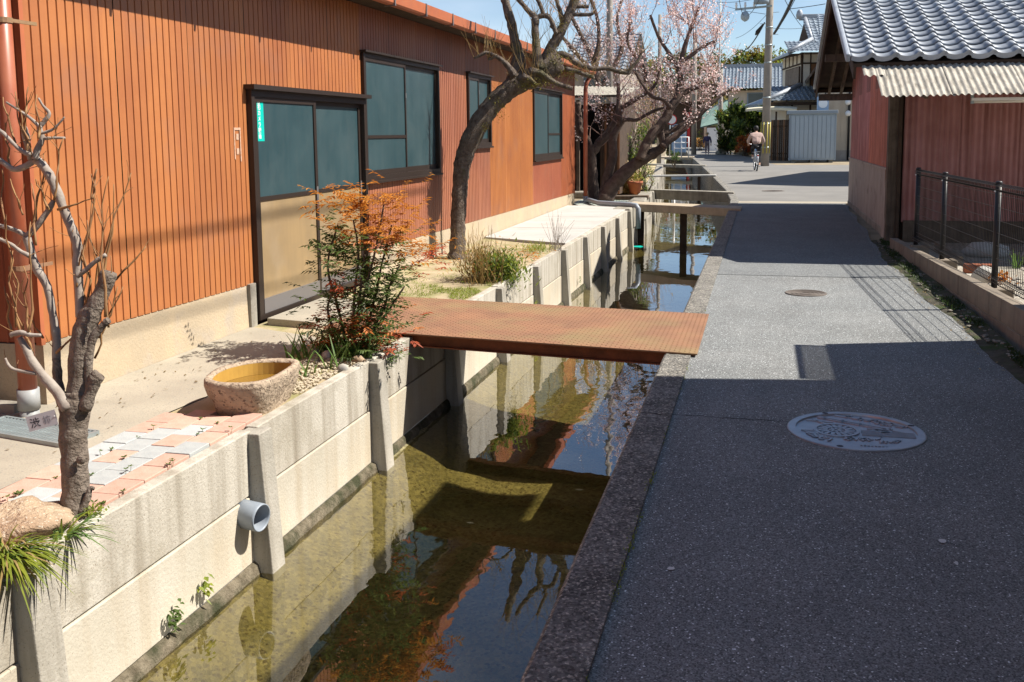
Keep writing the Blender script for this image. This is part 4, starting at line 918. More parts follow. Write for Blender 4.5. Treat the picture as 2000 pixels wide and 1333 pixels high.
# ------------------------------------------------------------------ manhole covers
m_worn = mat('worn_iron', (.16,.135,.115), (.11,.095,.085), 20, .75, .2, 60)
def manhole(c, R0, name, label, detail=True, rotd=0.0):
    t = thing(name, label, 'manhole cover'); m_iron = globals()['m_iron'] if detail else m_worn
    q = MB(); q.lathe((c[0], c[1], 0), [(R0*.93, -.03), (R0*.93, .004), (0, .004)], 48); q.build('recess_plate', m_iron_dk, t)
    q = MB(); q.lathe((c[0], c[1], 0), [(R0, -.02), (R0, .011), (R0*.985, .014), (R0*.88, .014), (R0*.875, .0045)], 64); q.build('rim', m_iron, t)
    if not detail: 
        q = MB()
        for rr in (.2, .4, .6, .78): q.lathe((c[0], c[1], 0), [(R0*rr, .004), (R0*rr, .009), (R0*(rr+.1), .009), (R0*(rr+.1), .004)], 40)
        q.build('relief', m_iron, t); return t
    def P(u, v): ca, sa = math.cos(rotd), math.sin(rotd); return (c[0]+R0*(u*ca-v*sa), c[1]+R0*(u*sa+v*ca))
    def bars(lst, nm, w=.03, h=.0105):
        q = MB()
        for (a, b, ww) in lst:
            pa, pb = Vector((*P(*a), 0)), Vector((*P(*b), 0)); d = (pb-pa).normalized(); e = Vector((-d.y, d.x, 0))*ww*R0/2
            q.prism([(pa-e)[:2], (pb-e)[:2], (pb+e)[:2], (pa+e)[:2]], .0042, h)
        return q.build(nm, m_iron, t, kind='stuff')
    # water wheel like rosette
    w0 = (-.28, -.03); q = MB(); p = P(*w0); q.lathe((p[0], p[1], 0), [(R0*.34, .004), (R0*.34, .0115), (R0*.29, .0115), (R0*.29, .004)], 40); q.build('wheel_ring', m_iron, t)
    L = []
    for k in range(16):
        a = k*math.pi/8; L.append(((w0[0]+.13*math.cos(a), w0[1]+.13*math.sin(a)), (w0[0]+.27*math.cos(a+.12), w0[1]+.27*math.sin(a+.12)), .055))
    for k in range(8):
        a = k*math.pi/4; L.append(((w0[0]+.03*math.cos(a), w0[1]+.03*math.sin(a)), (w0[0]+.11*math.cos(a), w0[1]+.11*math.sin(a)), .04))
    bars(L, 'wheel_paddles')
    # diagonal bridge rail, river lines, reeds
    bars([((-.55, .72), (.55, .18), .05), ((-.52, .62), (.5, .12), .03), ((-.42, .55), (-.42, .66), .05), ((-.15, .42), (-.15, .53), .05), ((.1, .3), (.1, .4), .05), ((-.7, .45), (-.3, .38), .03), ((-.6, .50), (-.42, .28), .03), ((-.25, .80), (.35, .62), .05), ((.3, .70), (.78, .35), .05)], 'bridge_relief')
    L = []; rr = random.Random(3)
    for k in range(34):
        x = rr.uniform(-.1, .75); y = .62-.55*x*.9+rr.uniform(-.02, .16); a = rr.choice([.5, 1.1, -.5]); l = rr.uniform(.05, .1)
        if x*x+y*y < .6: L.append(((x, y), (x+l*math.cos(a), y+l*math.sin(a)), .03))
    bars(L, 'leaf_relief')
    L = []
    for k in range(9): L.append(((-.80+.03*k, -.12-.04*k), (-.52+.02*k, -.10-.05*k), .018))
    for k in range(7): y = .02-.035*k; L.append(((.08, y), (.84, y), .014))
    for k in range(14):
        y = .06+rr.uniform(-.2, .1); x = rr.uniform(.15, .55); L.append(((x, y), (x+rr.uniform(.08, .2), y+rr.uniform(-.08, .08)), .035))
    for k in range(22):
        x = -.2+k*.045; y = -.52+rr.uniform(-.06, .12); a = rr.uniform(.6, 2.4)
        if x*x+y*y < .62: L.append(((x, y), (x+.14*math.cos(a), y+.14*math.sin(a)), .035))
    for k in range(8): L.append(((.02+.05*k, -.74), (.02+.05*k, -.69), .03))
    bars(L, 'reed_relief')
    for k, ch in enumerate('おすい'):
        a = R(205+k*11)-0.0; p = P(.70*math.cos(a), .70*math.sin(a))
        text(ch, .085, m_iron, t, Matrix.Translation((p[0], p[1], .009)) @ Matrix.Rotation(a+math.pi/2, 4, 'Z'), 'lettering', .002)
    for a in (-108, 25, 115):
        p = P(.93*math.cos(R(a)), .93*math.sin(R(a))); q = MB(); q.lathe((p[0], p[1], 0), [(R0*.05, .0142), (0, .0143)], 12); q.build('key_hole', m_ink, t)
manhole((.512, 5.475), .352, 'manhole_cover', 'grey cast iron manhole cover with relief design in the shaded near lane')
manhole((.445, 10.2), .20, 'manhole_cover', 'small worn manhole cover in the sunlit lane', False)
manhole((.30, 28.0), .30, 'manhole_cover', 'faint manhole cover on the far road beyond the pale strip', False)
# ------------------------------------------------------------------ trees
def smooth_path(pts, rad, sub=4):
    P_, R_ = [], []
    n = len(pts)
    for i in range(n-1):
        p0, p1, p2, p3 = pts[max(i-1, 0)], pts[i], pts[i+1], pts[min(i+2, n-1)]
        for k in range(sub):
            f = k/sub; P_.append(.5*((2*p1)+(-p0+p2)*f+(2*p0-5*p1+4*p2-p3)*f*f+(-p0+3*p1-3*p2+p3)*f**3)); R_.append(lerp(rad[i], rad[i+1], f))
    P_.append(pts[-1]); R_.append(rad[-1]); return P_, R_
def limb(mb, spec, dep0, rng, sides=10, wob=.12, store=None, sub=4, knot=.08):
    """spec: list of (px, py, radius_px[, depth offset m])"""
    pts = []; rad = []
    for s in spec:
        d = dep0+(s[3] if len(s) > 3 else 0); pts.append(DP(s[0], s[1], d)); rad.append(s[2]*d/FOC)
    P_, R_ = smooth_path(pts, rad, sub)
    for i in range(1, len(P_)-1):
        P_[i] = P_[i]+Vector((rng.uniform(-1, 1), rng.uniform(-1, 1), rng.uniform(-1, 1)))*R_[i]*wob
        R_[i] *= 1+rng.uniform(-knot, knot*1.6)
    mb.tube(P_, R_, sides)
    if store is not None: store += list(zip(P_, R_))
    return P_, R_
def twig(mb, p, d, L, r, rng, up=.35, jit=.35, seg=5, sides=4, tips=None, minr=.0012):
    pts = [Vector(p)]; d = Vector(d).normalized(); rs = [r]
    for i in range(seg):
        d = (d+Vector((rng.uniform(-jit, jit), rng.uniform(-jit, jit), rng.uniform(-jit, jit)+up*.3))).normalized()
        pts.append(pts[-1]+d*(L/seg)); rs.append(max(minr, r*(1-(i+1)/seg*.75)))
    mb.tube(pts, rs, sides, False)
    if tips is not None: tips += pts[1:]
    return pts, rs, d
def branchy(mb, p, d, L, r, rng, lev, up=.3, jit=.3, tips=None, fan=.9, nmin=2, nmax=4, minr=.0015, shrink=.62):
    pts, rs, dd = twig(mb, p, d, L, r, rng, up, jit, 5, 5 if lev > 1 else 3, tips if lev <= 1 else None, minr)
    if lev <= 0: return
    for i in range(rng.randint(nmin, nmax)):
        k = rng.randint(2, 5); a = (pts[k]-pts[k-1]).normalized()
        nd = (a+Vector((rng.uniform(-fan, fan), rng.uniform(-fan, fan), rng.uniform(-fan*.5, fan)))).normalized()
        branchy(mb, pts[k], nd, L*shrink*rng.uniform(.7, 1.15), max(minr, rs[k]*.7), rng, lev-1, up, jit, tips, fan, nmin, nmax, minr, shrink)

# --- pruned bare tree at lower left
rng = random.Random(31)
t1 = thing('bare_tree', 'pruned bare persimmon like tree with grey shoots standing by the pavers', 'tree')
b0 = G(146, 1022, -.03); d1 = depth(b0)
q = MB(); limb(q, [(147, 1030, 30), (146, 985, 25), (146, 910, 25), (143, 850, 26), (147, 800, 29), (152, 768, 26)], d1, rng, 16, .05, sub=6, knot=.03)
limb(q, [(152, 800, 22), (155, 745, 21), (158, 690, 22), (170, 630, 21), (190, 590, 17), (204, 560, 15), (213, 532, 15)], d1, rng, 14, .05)
limb(q, [(165, 800, 13), (178, 765, 12), (186, 742, 13), (193, 732, 13)], d1-.03, rng, 12, .05)
limb(q, [(175, 760, 9), (172, 700, 9), (182, 660, 8), (205, 632, 7), (212, 626, 7)], d1-.02, rng, 10, .05)
limb(q, [(130, 800, 13), (116, 770, 11), (112, 735, 9), (110, 700, 8)], d1+.02, rng, 10, .05)
limb(q, [(158, 1000, 9), (170, 975, 7), (176, 955, 5), (184, 955, 4)], d1-.03, rng, 8, .05)
q.lathe(DP(158, 899, d1-.06), [(.016, -.01), (.02, .0), (.012, .006), (0, .004)], 10, -_f)
q.build('trunk', m_bark, t1, True)
q = MB(); st1 = []
limb(q, [(132, 800, 12), (110, 765, 10), (84, 735, 9), (62, 705, 8), (50, 680, 7), (38, 660, 6)], d1-.05, rng, 9, .05, st1)
limb(q, [(110, 705, 8), (110, 660, 8), (103, 615, 7.5), (92, 560, 8), (72, 525, 8), (60, 490, 7), (52, 462, 8)], d1+.03, rng, 9, .05, st1)
limb(q, [(52, 462, 6), (70, 445, 6), (95, 410, 6), (105, 392, 4)], d1+.03, rng, 8, .05, st1)
limb(q, [(52, 462, 5), (30, 450, 4.5), (-5, 440, 4)], d1+.03, rng, 8, .05, st1)
limb(q, [(57, 500, 5), (38, 490, 4), (22, 478, 3.5), (-5, 465, 3)], d1, rng, 8, .05, st1)
limb(q, [(157, 620, 9), (155, 570, 9), (151, 520, 9), (152, 485, 9), (143, 455, 9), (131, 425, 8.5), (119, 395, 8.5), (106, 362, 9), (92, 335, 9), (78, 318, 9), (68, 312, 8)], d1+.03, rng, 10, .04, st1)
limb(q, [(68, 312, 7), (50, 325, 6), (27, 331, 5.5), (12, 322, 5), (-8, 308, 5)], d1+.03, rng, 8, .05, st1)
limb(q, [(68, 312, 6), (74, 290, 6), (82, 272, 5), (78, 250, 5), (86, 238, 4.5), (96, 222, 4), (84, 207, 2.5), (75, 192, 2)], d1, rng, 8, .05, st1)
limb(q, [(60, 312, 6), (55, 290, 6), (50, 265, 7), (46, 248, 5)], d1+.02, rng, 8, .05, st1)
limb(q, [(60, 302, 5), (45, 297, 4.5), (25, 280, 4), (8, 262, 4), (-5, 252, 4)], d1-.03, rng, 8, .05, st1)
limb(q, [(79, 250, 4), (60, 232, 3.2), (40, 218, 2.6), (12, 200, 2)], d1-.02, rng, 7, .05, st1)
limb(q, [(76, 262, 3), (100, 255, 2.4), (115, 242, 2), (126, 229, 1.6)], d1-.02, rng, 6, .05, st1)
limb(q, [(78, 272, 3.4), (100, 270, 3), (127, 270, 2.6)], d1, rng, 6, .05, st1)
limb(q, [(150, 540, 5), (165, 530, 4.5), (185, 512, 4.5), (207, 498, 4)], d1-.03, rng, 8, .05, st1)
limb(q, [(20, 655, 5), (40, 650, 5), (60, 655, 4.5), (80, 655, 3)], d1-.06, rng, 7, .05, st1)
limb(q, [(70, 730, 4), (40, 725, 3.2), (20, 718, 3), (10, 700, 2.5)], d1-.06, rng, 7, .05, st1)
q.build('branches', m_twig, t1, True)
q = MB()
for (px, py, tx, ty) in ((165, 600, 178, 340), (190, 610, 188, 330), (205, 620, 212, 345), (200, 540, 256, 338), (188, 590, 180, 380), (175, 640, 165, 470), (210, 560, 285, 482), (212, 640, 216, 500), (193, 660, 240, 560), (208, 600, 222, 360), (62, 660, 45, 520), (40, 650, 25, 490), (30, 640, 12, 420), (55, 650, 60, 430), (22, 660, 8, 560), (70, 480, 62, 360), (105, 392, 124, 270), (95, 410, 70, 350), (60, 305, 40, 215), (52, 300, 30, 180), (75, 270, 72, 185), (48, 260, 55, 170), (30, 280, 6, 190), (20, 325, 10, 240), (12, 450, 3, 330), (45, 420, 20, 350), (70, 440, 85, 300), (185, 700, 230, 560), (150, 560, 170, 430), (112, 410, 180, 388), (180, 388, 190, 330), (84, 660, 50, 610), (110, 690, 160, 640), (64, 690, 30, 600)):
    L = math.hypot(tx-px, ty-py); n = 5; dd = d1+rng.uniform(-.06, .06)
    sp = [(lerp(px, tx, k/n)+(rng.uniform(-.045, .045)*L if 0 < k < n else 0), lerp(py, ty, k/n), lerp(2.5, 1.0, k/n), rng.uniform(-.02, .02)) for k in range(n+1)]
    P_, R_ = limb(q, sp, dd, rng, 5, .1, sub=2, knot=.25)
    for k in range(rng.randint(0, 3)):
        i = rng.randint(3, len(P_)-2); twig(q, P_[i], (P_[i+1]-P_[i]).normalized()+Vector((rng.uniform(-.8, .8), rng.uniform(-.8, .8), rng.uniform(-.2, .6))), rng.uniform(.03, .12), .0022, rng, .3, .25, 3, 4)
for k in range(40):
    p, r_ = rng.choice(st1); twig(q, p, (rng.uniform(-1, 1), rng.uniform(-1, 1), rng.uniform(-.2, 1)), rng.uniform(.03, .14), .0024, rng, .4, .3, 3, 4)
q.build('twigs', m_twig2, t1, True)
# tag hanging on the tree
tc = DP(82, 822, d1-.07); rt = _r*math.cos(.27)+_u*math.sin(.27); ut = _u*math.cos(.27)-_r*math.sin(.27); nn = -_f
q = MB(); q.obox(tc, rt*.063, ut*.032, nn*.001); tg = tag(q.build('name_tag', m_tag), 'small grey name tag hanging on the bare tree', 'tag')
q = MB(); q.lathe(tc+rt*.056+ut*.004+nn*.001, [(.004, 0), (.003, .002), (0, .002)], 8, nn); q.build('rivet', m_whitep, tg)
MT = Matrix(((rt.x, ut.x, nn.x, 0), (rt.y, ut.y, nn.y, 0), (rt.z, ut.z, nn.z, 0), (0, 0, 0, 1)))
for ch, off, sz in (('渋', -.030, .044), ('柿', .022, .036)): text(ch, sz, m_ink if off < 0 else mat('faded_ink', (.22,.22,.24), None, rough=.9), tg, Matrix.Translation(tc+rt*off-ut*.004+nn*.0014) @ MT, 'lettering', .0002)

# --- leaning old plum in front of the windows
rng = random.Random(32)
t2 = thing('leaning_plum_tree', 'old pruned plum tree with thick mossy trunk leaning over the windows', 'tree')
b0 = G(893, 508, -.03); d2 = depth(b0)
q = MB(); s2 = []
s2b = []; limb(q, [(894, 518, 22.4), (893, 500, 18.1), (894, 470, 15.0), (895, 430, 14.6), (897, 390, 14.6), (900, 345, 15.5), (906, 308, 17.2), (922, 268, 18.1), (944, 230, 18.9), (967, 200, 18.1), (995, 175, 18.9), (1025, 158, 19.8), (1055, 147, 20.6), (1080, 130, 19.8), (1095, 120, 15.5)], d2, rng, 18, .04, s2b, sub=5, knot=.05); s2b = s2b[45:]
limb(q, [(1005, 165, 20), (1012, 130, 15), (1012, 108, 11), (1006, 80, 9.5), (1000, 50, 9), (990, 15, 8), (982, -15, 7), (976, -45, 5)], d2, rng, 12, .05, s2)
limb(q, [(1050, 135, 14), (1048, 95, 8), (1045, 60, 7), (1046, 34, 7.5)], d2-.1, rng, 10, .05, s2)
limb(q, [(1065, 130, 16), (1076, 95, 11), (1088, 75, 10), (1097, 58, 9), (1108, 35, 9), (1118, 13, 9), (1126, -10, 8), (1135, -40, 6)], d2+.1, rng, 12, .05, s2)
limb(q, [(1046, 34, 5.5), (1034, 24, 5), (1022, 10, 4.5), (1008, -6, 4), (995, -25, 3)], d2-.1, rng, 8, .05, s2)
limb(q, [(1046, 36, 5), (1060, 31, 5), (1072, 34, 5), (1080, 48, 4.5), (1086, 66, 4)], d2-.1, rng, 8, .05, s2)
limb(q, [(1062, 30, 4.5), (1056, 12, 4), (1048, -5, 3.5), (1040, -30, 3)], d2-.1, rng, 8, .05, s2)
limb(q, [(1100, 50, 5), (1094, 22, 4.5), (1088, 5, 4), (1085, -20, 3.5)], d2+.1, rng, 8, .05, s2)
limb(q, [(1112, 28, 4.5), (1130, 29, 4), (1152, 29, 3.5), (1160, 26, 2)], d2+.1, rng, 8, .05, s2)
limb(q, [(1120, 12, 4.5), (1136, 13, 4), (1150, 13, 3)], d2+.1, rng, 8, .05, s2)
limb(q, [(1075, 115, 9), (1092, 107, 7), (1110, 111, 6), (1122, 122, 5.5), (1140, 130, 5), (1160, 135, 4.5), (1188, 134, 4.5), (1210, 141, 4.5), (1230, 143, 4)], d2+.15, rng, 9, .05, s2)
limb(q, [(1228, 143, 4), (1236, 130, 3.5), (1246, 118, 3), (1255, 100, 2)], d2+.15, rng, 8, .05, s2)
limb(q, [(1035, 140, 9), (1052, 142, 6), (1066, 150, 5.5), (1084, 162, 5), (1100, 168, 4.5), (1118, 174, 4.5)], d2-.25, rng, 9, .05, s2)
limb(q, [(1020, 150, 7), (1034, 155, 5), (1045, 165, 4)], d2-.3, rng, 8, .05, s2)
limb(q, [(1105, 135, 5), (1125, 140, 4), (1145, 147, 4), (1160, 152, 3.5)], d2-.1, rng, 8, .05, s2)
limb(q, [(1005, 150, 10), (994, 132, 6), (980, 118, 4.5), (968, 110, 4), (950, 103, 3.5), (938, 109, 3), (926, 114, 2)], d2-.2, rng, 9, .05, s2)
limb(q, [(968, 110, 3.5), (958, 115, 3), (953, 117, 2)], d2-.2, rng, 7, .05, s2)
q.build('trunk', m_bark_p, t2, True)
q = MB()
for (px, py, sx_, sy_, n, dd) in ((1050, 165, 40, 10, 420, -.27), (1085, 112, 22, 16, 260, -.2), (975, 215, 14, 22, 160, -.24), (1095, 48, 12, 10, 120, 0), (948, 250, 6, 12, 70, -.24), (1110, 145, 20, 10, 200, -.15)):
    for i in range(n):
        p = DP(px+rng.gauss(0, sx_*.6), py+rng.gauss(0, sy_*.6), d2+dd+rng.gauss(0, .05)); q.leaf(p, (rng.uniform(-1, 1), rng.uniform(-1, 1), rng.uniform(-.7, 1)), rng.uniform(.012, .03), rng.uniform(.01, .02))
q.build('moss', m_moss, t2, kind='stuff')
q = MB()
for k in range(330):
    p, r_ = rng.choice(s2+s2b); twig(q, p, (rng.uniform(-.6, .6), rng.uniform(-.6, .6), rng.uniform(.2, 1)), rng.uniform(.08, .6), .0038, rng, .35, .16, 4, 4, minr=.0014)
q.build('twigs', m_lt, t2, True)

# --- blossoming plum behind the building
def blossoms(t, tips, n, rng, sz, parts=((m_bloss, .5), (m_petal, .28), (m_bud, .22)), spread=.06):
    for mt, fr in parts:
        q = MB()
        for i in range(int(n*fr)):
            p = rng.choice(tips)+Vector((rng.gauss(0, spread), rng.gauss(0, spread), rng.gauss(0, spread)))
            a = Vector((rng.uniform(-1, 1), rng.uniform(-1, 1), rng.uniform(-1, 1))).normalized(); b = a.orthogonal().normalized(); c_ = a.cross(b); s = sz*rng.uniform(.6, 1.3)*(.7 if mt is m_bud else 1)
            q.add([p+a*s*.25, p+b*s, p+(b*.31+c_*.95)*s, p+(-b*.81+c_*.59)*s, p+(-b*.81-c_*.59)*s, p+(b*.31-c_*.95)*s], [(0, 1, 2), (0, 2, 3), (0, 3, 4), (0, 4, 5), (0, 5, 1)])
        q.build('blossoms', mt, t, kind='stuff')
rng = random.Random(33)
t3 = thing('blossoming_plum_tree', 'spreading plum tree in pink blossom with dark forked trunks by the canal', 'tree')
b0 = G(1172, 396, -.02); d3 = depth(b0); q = MB(); s3 = []; lo3 = []
limb(q, [(1160, 398, 11), (1158, 360, 10), (1156, 325, 10), (1154, 295, 10), (1153, 285, 9)], d3+.2, rng, 12, .06)
limb(q, [(1153, 290, 8), (1145, 270, 7), (1132, 255, 7), (1130, 230, 6.5), (1128, 200, 6)], d3+.3, rng, 10, .06, lo3)
limb(q, [(1157, 300, 8), (1170, 280, 8), (1184, 264, 7.5), (1196, 246, 6.5), (1206, 225, 5), (1208, 195, 4), (1208, 160, 3)], d3+.2, rng, 10, .06, s3)
limb(q, [(1178, 398, 13), (1181, 370, 10), (1188, 340, 8.5), (1197, 305, 8), (1197, 270, 8), (1206, 252, 6.5), (1216, 236, 5)], d3-.1, rng, 11, .06)
limb(q, [(1216, 236, 4), (1228, 234, 4), (1243, 235, 3.5), (1262, 225, 3), (1280, 216, 3), (1297, 211, 2)], d3-.3, rng, 9, .06, s3)
limb(q, [(1210, 245, 5), (1212, 215, 4.5), (1225, 205, 5), (1238, 196, 5), (1258, 185, 3.5), (1280, 165, 3), (1290, 130, 2.5)], d3-.2, rng, 9, .06, s3)
limb(q, [(1182, 396, 15), (1192, 372, 14), (1205, 354, 13), (1230, 329, 12.5), (1256, 311, 11.5), (1280, 298, 10), (1296, 287, 9)], d3-.3, rng, 13, .06)
limb(q, [(1294, 288, 7), (1306, 275, 7), (1322, 264, 6.5), (1340, 248, 6), (1362, 228, 5), (1384, 208, 4), (1412, 184, 3), (1432, 172, 2)], d3-.5, rng, 10, .06, s3)
limb(q, [(1284, 264, 6), (1300, 262, 5), (1322, 250, 5), (1345, 235, 4.5), (1370, 215, 4), (1395, 195, 3)], d3-.2, rng, 9, .06, s3)
limb(q, [(1250, 312, 9), (1258, 290, 9), (1270, 268, 9), (1284, 250, 9), (1300, 232, 9), (1312, 208, 8.5), (1324, 190, 8), (1328, 160, 6), (1330, 125, 5.5), (1338, 90, 4.5), (1350, 55, 3.5), (1365, 15, 3)], d3-.5, rng, 12, .06, s3)
limb(q, [(1296, 288, 6), (1291, 262, 6), (1294, 245, 5), (1306, 225, 4)], d3-.4, rng, 8, .06)
limb(q, [(1324, 190, 6), (1340, 180, 5), (1358, 172, 4.5), (1380, 168, 4), (1400, 165, 2.5)], d3-.3, rng, 9, .06, s3)
limb(q, [(1329, 150, 5), (1318, 120, 4), (1300, 95, 3.5), (1285, 70, 3), (1270, 30, 2.5)], d3-.6, rng, 9, .06, s3)
limb(q, [(1332, 120, 4.5), (1355, 105, 4), (1375, 90, 3.5), (1400, 80, 2.5)], d3-.5, rng, 9, .06, s3)
limb(q, [(1310, 212, 5), (1296, 195, 4.5), (1275, 190, 4), (1258, 170, 3), (1240, 140, 2.5)], d3-.7, rng, 9, .06, s3)
limb(q, [(1262, 160, 4), (1255, 130, 4), (1240, 110, 3.5), (1225, 80, 3), (1232, 40, 2.5)], d3-.2, rng, 9, .06, s3)
q.build('trunk', m_bark_d, t3, True)
q = MB(); tips = []
for k in range(58):
    p, r_ = rng.choice(s3); branchy(q, p, (rng.uniform(-1, 1), rng.uniform(-1, 1), rng.uniform(.1, 1.1)), rng.uniform(.5, 1.25), .014, rng, 2, .45, .28, tips, .9, 2, 4, .003)
for k in range(30):
    px, py = rng.choice([(1335, 100), (1350, 60), (1370, 30), (1280, 50), (1300, 20), (1240, 60), (1385, 120), (1330, 10)]); p = DP(px+rng.gauss(0, 14), py+rng.gauss(0, 14), d3-.5+rng.gauss(0, .4))
    branchy(q, p, (rng.uniform(-.7, .7), rng.uniform(-.7, .7), 1), rng.uniform(.4, .9), .011, rng, 2, .5, .25, tips, .8, 2, 4, .003)
for k in range(70):
    px, py = rng.choice([(1330, 175), (1345, 165), (1360, 175), (1375, 160), (1390, 185), (1400, 170), (1412, 180), (1425, 172), (1300, 180), (1280, 175), (1262, 165), (1360, 200), (1380, 205), (1390, 150), (1400, 120), (1385, 60), (1400, 90)]); p = DP(px+rng.gauss(0, 12), py+rng.gauss(0, 9), d3-.4+rng.gauss(0, .35))
    branchy(q, p, (rng.uniform(-1, 1), rng.uniform(-1, 1), rng.uniform(-.1, .9)), rng.uniform(.25, .6), .008, rng, 1, .3, .3, tips, .9, 2, 4, .003)
q.build('twigs', m_ptwig, t3)
blossoms(t3, tips, 9000, rng, .0195, spread=.045)
# --- second, sparser blossoming plum behind the roof
t4 = thing('blossoming_plum_tree', 'sparser pink plum tree showing above the end of the orange roof', 'tree')
rng = random.Random(34); q = MB(); s4 = []; p0 = Vector((-4.9, 31.5, 0)); d4 = depth(p0)
q.tube([(-4.9, 31.5, -.1), (-4.95, 31.5, 1.3), (-5.1, 31.4, 2.2)], [.16, .13, .12], 10)
limb(q, [(1170, 190, 7), (1165, 140, 6), (1150, 100, 5), (1130, 60, 4), (1110, 20, 3)], d4, rng, 8, .06, s4)
limb(q, [(1170, 180, 6), (1200, 130, 5), (1215, 90, 4), (1205, 40, 3), (1215, 0, 3)], d4, rng, 8, .06, s4)
limb(q, [(1165, 150, 5), (1130, 110, 4), (1100, 75, 3.5), (1075, 50, 3)], d4+.5, rng, 8, .06, s4)
limb(q, [(1160, 120, 5), (1170, 80, 4), (1165, 30, 3.5), (1150, -10, 3)], d4-.4, rng, 8, .06, s4)
q.build('trunk', m_bark_d, t4, True)
q = MB(); tips = []
for k in range(70):
    p, r_ = rng.choice(s4); branchy(q, p, (rng.uniform(-1, 1), rng.uniform(-1, 1), rng.uniform(.2, 1)), rng.uniform(.6, 1.4), .013, rng, 2, .4, .28, tips, .9, 2, 3, .003)
q.build('twigs', m_ptwig, t4); blossoms(t4, tips, 2000, rng, .026, spread=.05)

# ------------------------------------------------------------------ shrubs on the left bank
rng = random.Random(41)
nd = thing('nandina_shrub', 'nandina shrub with orange top and green and red lower leaves beside the bridge', 'shrub')
b0 = G(690, 690, 0); dn = depth(b0); q = MB(); pads = []
stems = [((690, 690), (705, 560), (715, 470), (720, 420)), ((680, 690), (660, 600), (640, 520), (660, 440)), ((700, 690), (725, 610), (745, 520), (765, 440)), ((695, 690), (690, 600), (700, 500), (690, 430)), ((705, 690), (750, 600), (760, 560), (780, 520)), ((685, 690), (650, 640), (640, 600), (655, 560)), ((700, 690), (735, 640), (770, 590), (790, 560)), ((690, 690), (700, 620), (735, 480), (750, 400))]
for sp in stems:
    o = rng.uniform(-.12, .12); limb(q, [(p[0], p[1], 3.2-.5*i, o) for i, p in enumerate(sp)], dn, rng, 6, .3)
q.build('stems', m_timber, nd, True)
def sprays(px, py, sx_, sy_, n, mt, ln, per=9, dj=.16, up=.1):
    q = MB()
    for i in range(n):
        p = DP(px+rng.gauss(0, sx_)*1.2, py+rng.gauss(0, sy_), dn+rng.gauss(0, dj)); d = Vector((rng.uniform(-1, 1), rng.uniform(-1, 1), rng.uniform(-.25, .5)+up)).normalized()
        L = rng.uniform(.08, .17)
        for k in range(per):
            u = (k+1)/per; sd = d.cross(Vector((0, 0, 1))).normalized()*(1 if k % 2 else -1)
            q.leaf(p+d*L*u, d*.7+sd*.7+Vector((0, 0, rng.uniform(-.4, .2))), ln*1.5*rng.uniform(.7, 1.2), ln*.55, droop=.25)
    return q
def multi(nm, mt, lst):
    q = MB()
    for a in lst:
        s = sprays(*a[:5], mt, *a[5:]); q.add(s.v, s.f)
    q.build(nm, mt, nd, kind='stuff')
multi('orange_leaves', m_lo, [(715, 425, 34, 26, 70, .036), (760, 410, 26, 22, 40, .034), (680, 400, 26, 14, 26, .034), (660, 385, 26, 8, 12, .032), (785, 480, 22, 18, 34, .034), (815, 500, 18, 14, 18, .032), (730, 460, 30, 14, 34, .034)])
multi('green_leaves', m_lg, [(705, 660, 34, 24, 50, .034), (725, 690, 24, 12, 24, .032), (665, 478, 22, 20, 46, .036), (660, 500, 26, 14, 24, .034), (735, 530, 34, 34, 70, .036), (700, 600, 36, 44, 120, .036), (745, 590, 24, 30, 50, .034), (770, 560, 20, 20, 26, .034)])
multi('deep_green_leaves', m_ldk, [(680, 570, 34, 50, 40, .036), (715, 650, 26, 30, 30, .034), (670, 490, 20, 20, 10, .034)])
multi('red_leaves', m_lr, [(700, 655, 36, 26, 46, .034), (665, 600, 24, 30, 20, .03), (825, 510, 14, 12, 20, .032), (730, 680, 24, 16, 14, .03), (655, 560, 12, 14, 8, .03), (690, 560, 30, 40, 12, .03)])
multi('rust_leaves', mat('leaf_rust', (.42,.14,.03), (.30,.09,.02), 9, .5), [(700, 650, 34, 28, 60, .032), (740, 470, 26, 16, 20, .032), (680, 640, 26, 20, 26, .03)])
# iris leaves
ir = thing('iris_clump', 'upright green iris leaves at the foot of the nandina', 'plant'); q = MB()
for (px, py, n) in ((640, 690, 26), (660, 700, 32), (690, 705, 34), (620, 692, 18), (715, 700, 22), (590, 702, 12), (600, 735, 8), (650, 720, 10), (566, 700, 8)):
    c = G(px, py, -.01)
    for i in range(n): a = rng.random()*6.28; q.blade((c.x+rng.gauss(0, .03), c.y+rng.gauss(0, .03), -.01), (math.cos(a)*.45, math.sin(a)*.45, 1), rng.uniform(.18, .34), rng.uniform(.011, .018), rng.uniform(.1, .5), 5)
c = G(738, 694, 0)
for i in range(4): q.blade((c.x-.03, c.y, .01), (.9, -.2+.2*i, .5), .22, .016, .55, 6)
q.build('blades', m_liris, ir, kind='stuff')
# dry and green bush past the bridge
bs = thing('dry_stem_bush', 'bush of straw stems and yellow green shoots behind the rusty bridge', 'shrub'); c0 = G(955, 545, 0); db = depth(c0)
q = MB()
for i in range(120):
    c = G(rng.gauss(945, 18), rng.gauss(548, 6), 0); twig(q, c, (rng.gauss(-.1, .4), rng.gauss(0, .4), 1), rng.uniform(.25, .62), .004, rng, .2, .12, 4, 4, minr=.0015)
q.build('dry_stems', m_lt, bs, True)
for mt, n, mx in ((m_ly, 1700, 978), (m_lg, 800, 970), (m_lt, 420, 940), (m_lo, 90, 935)):
    q = MB()
    for i in range(n): p = DP(rng.gauss(mx, 24), rng.gauss(528 if mt is not m_lt else 510, 17), db+rng.gauss(0, .15)); q.leaf(p, (rng.uniform(-1, 1), rng.uniform(-1, 1), rng.uniform(0, 1.2)), rng.uniform(.04, .10), rng.uniform(.012, .026))
    q.build('leaves', mt, bs, kind='stuff')
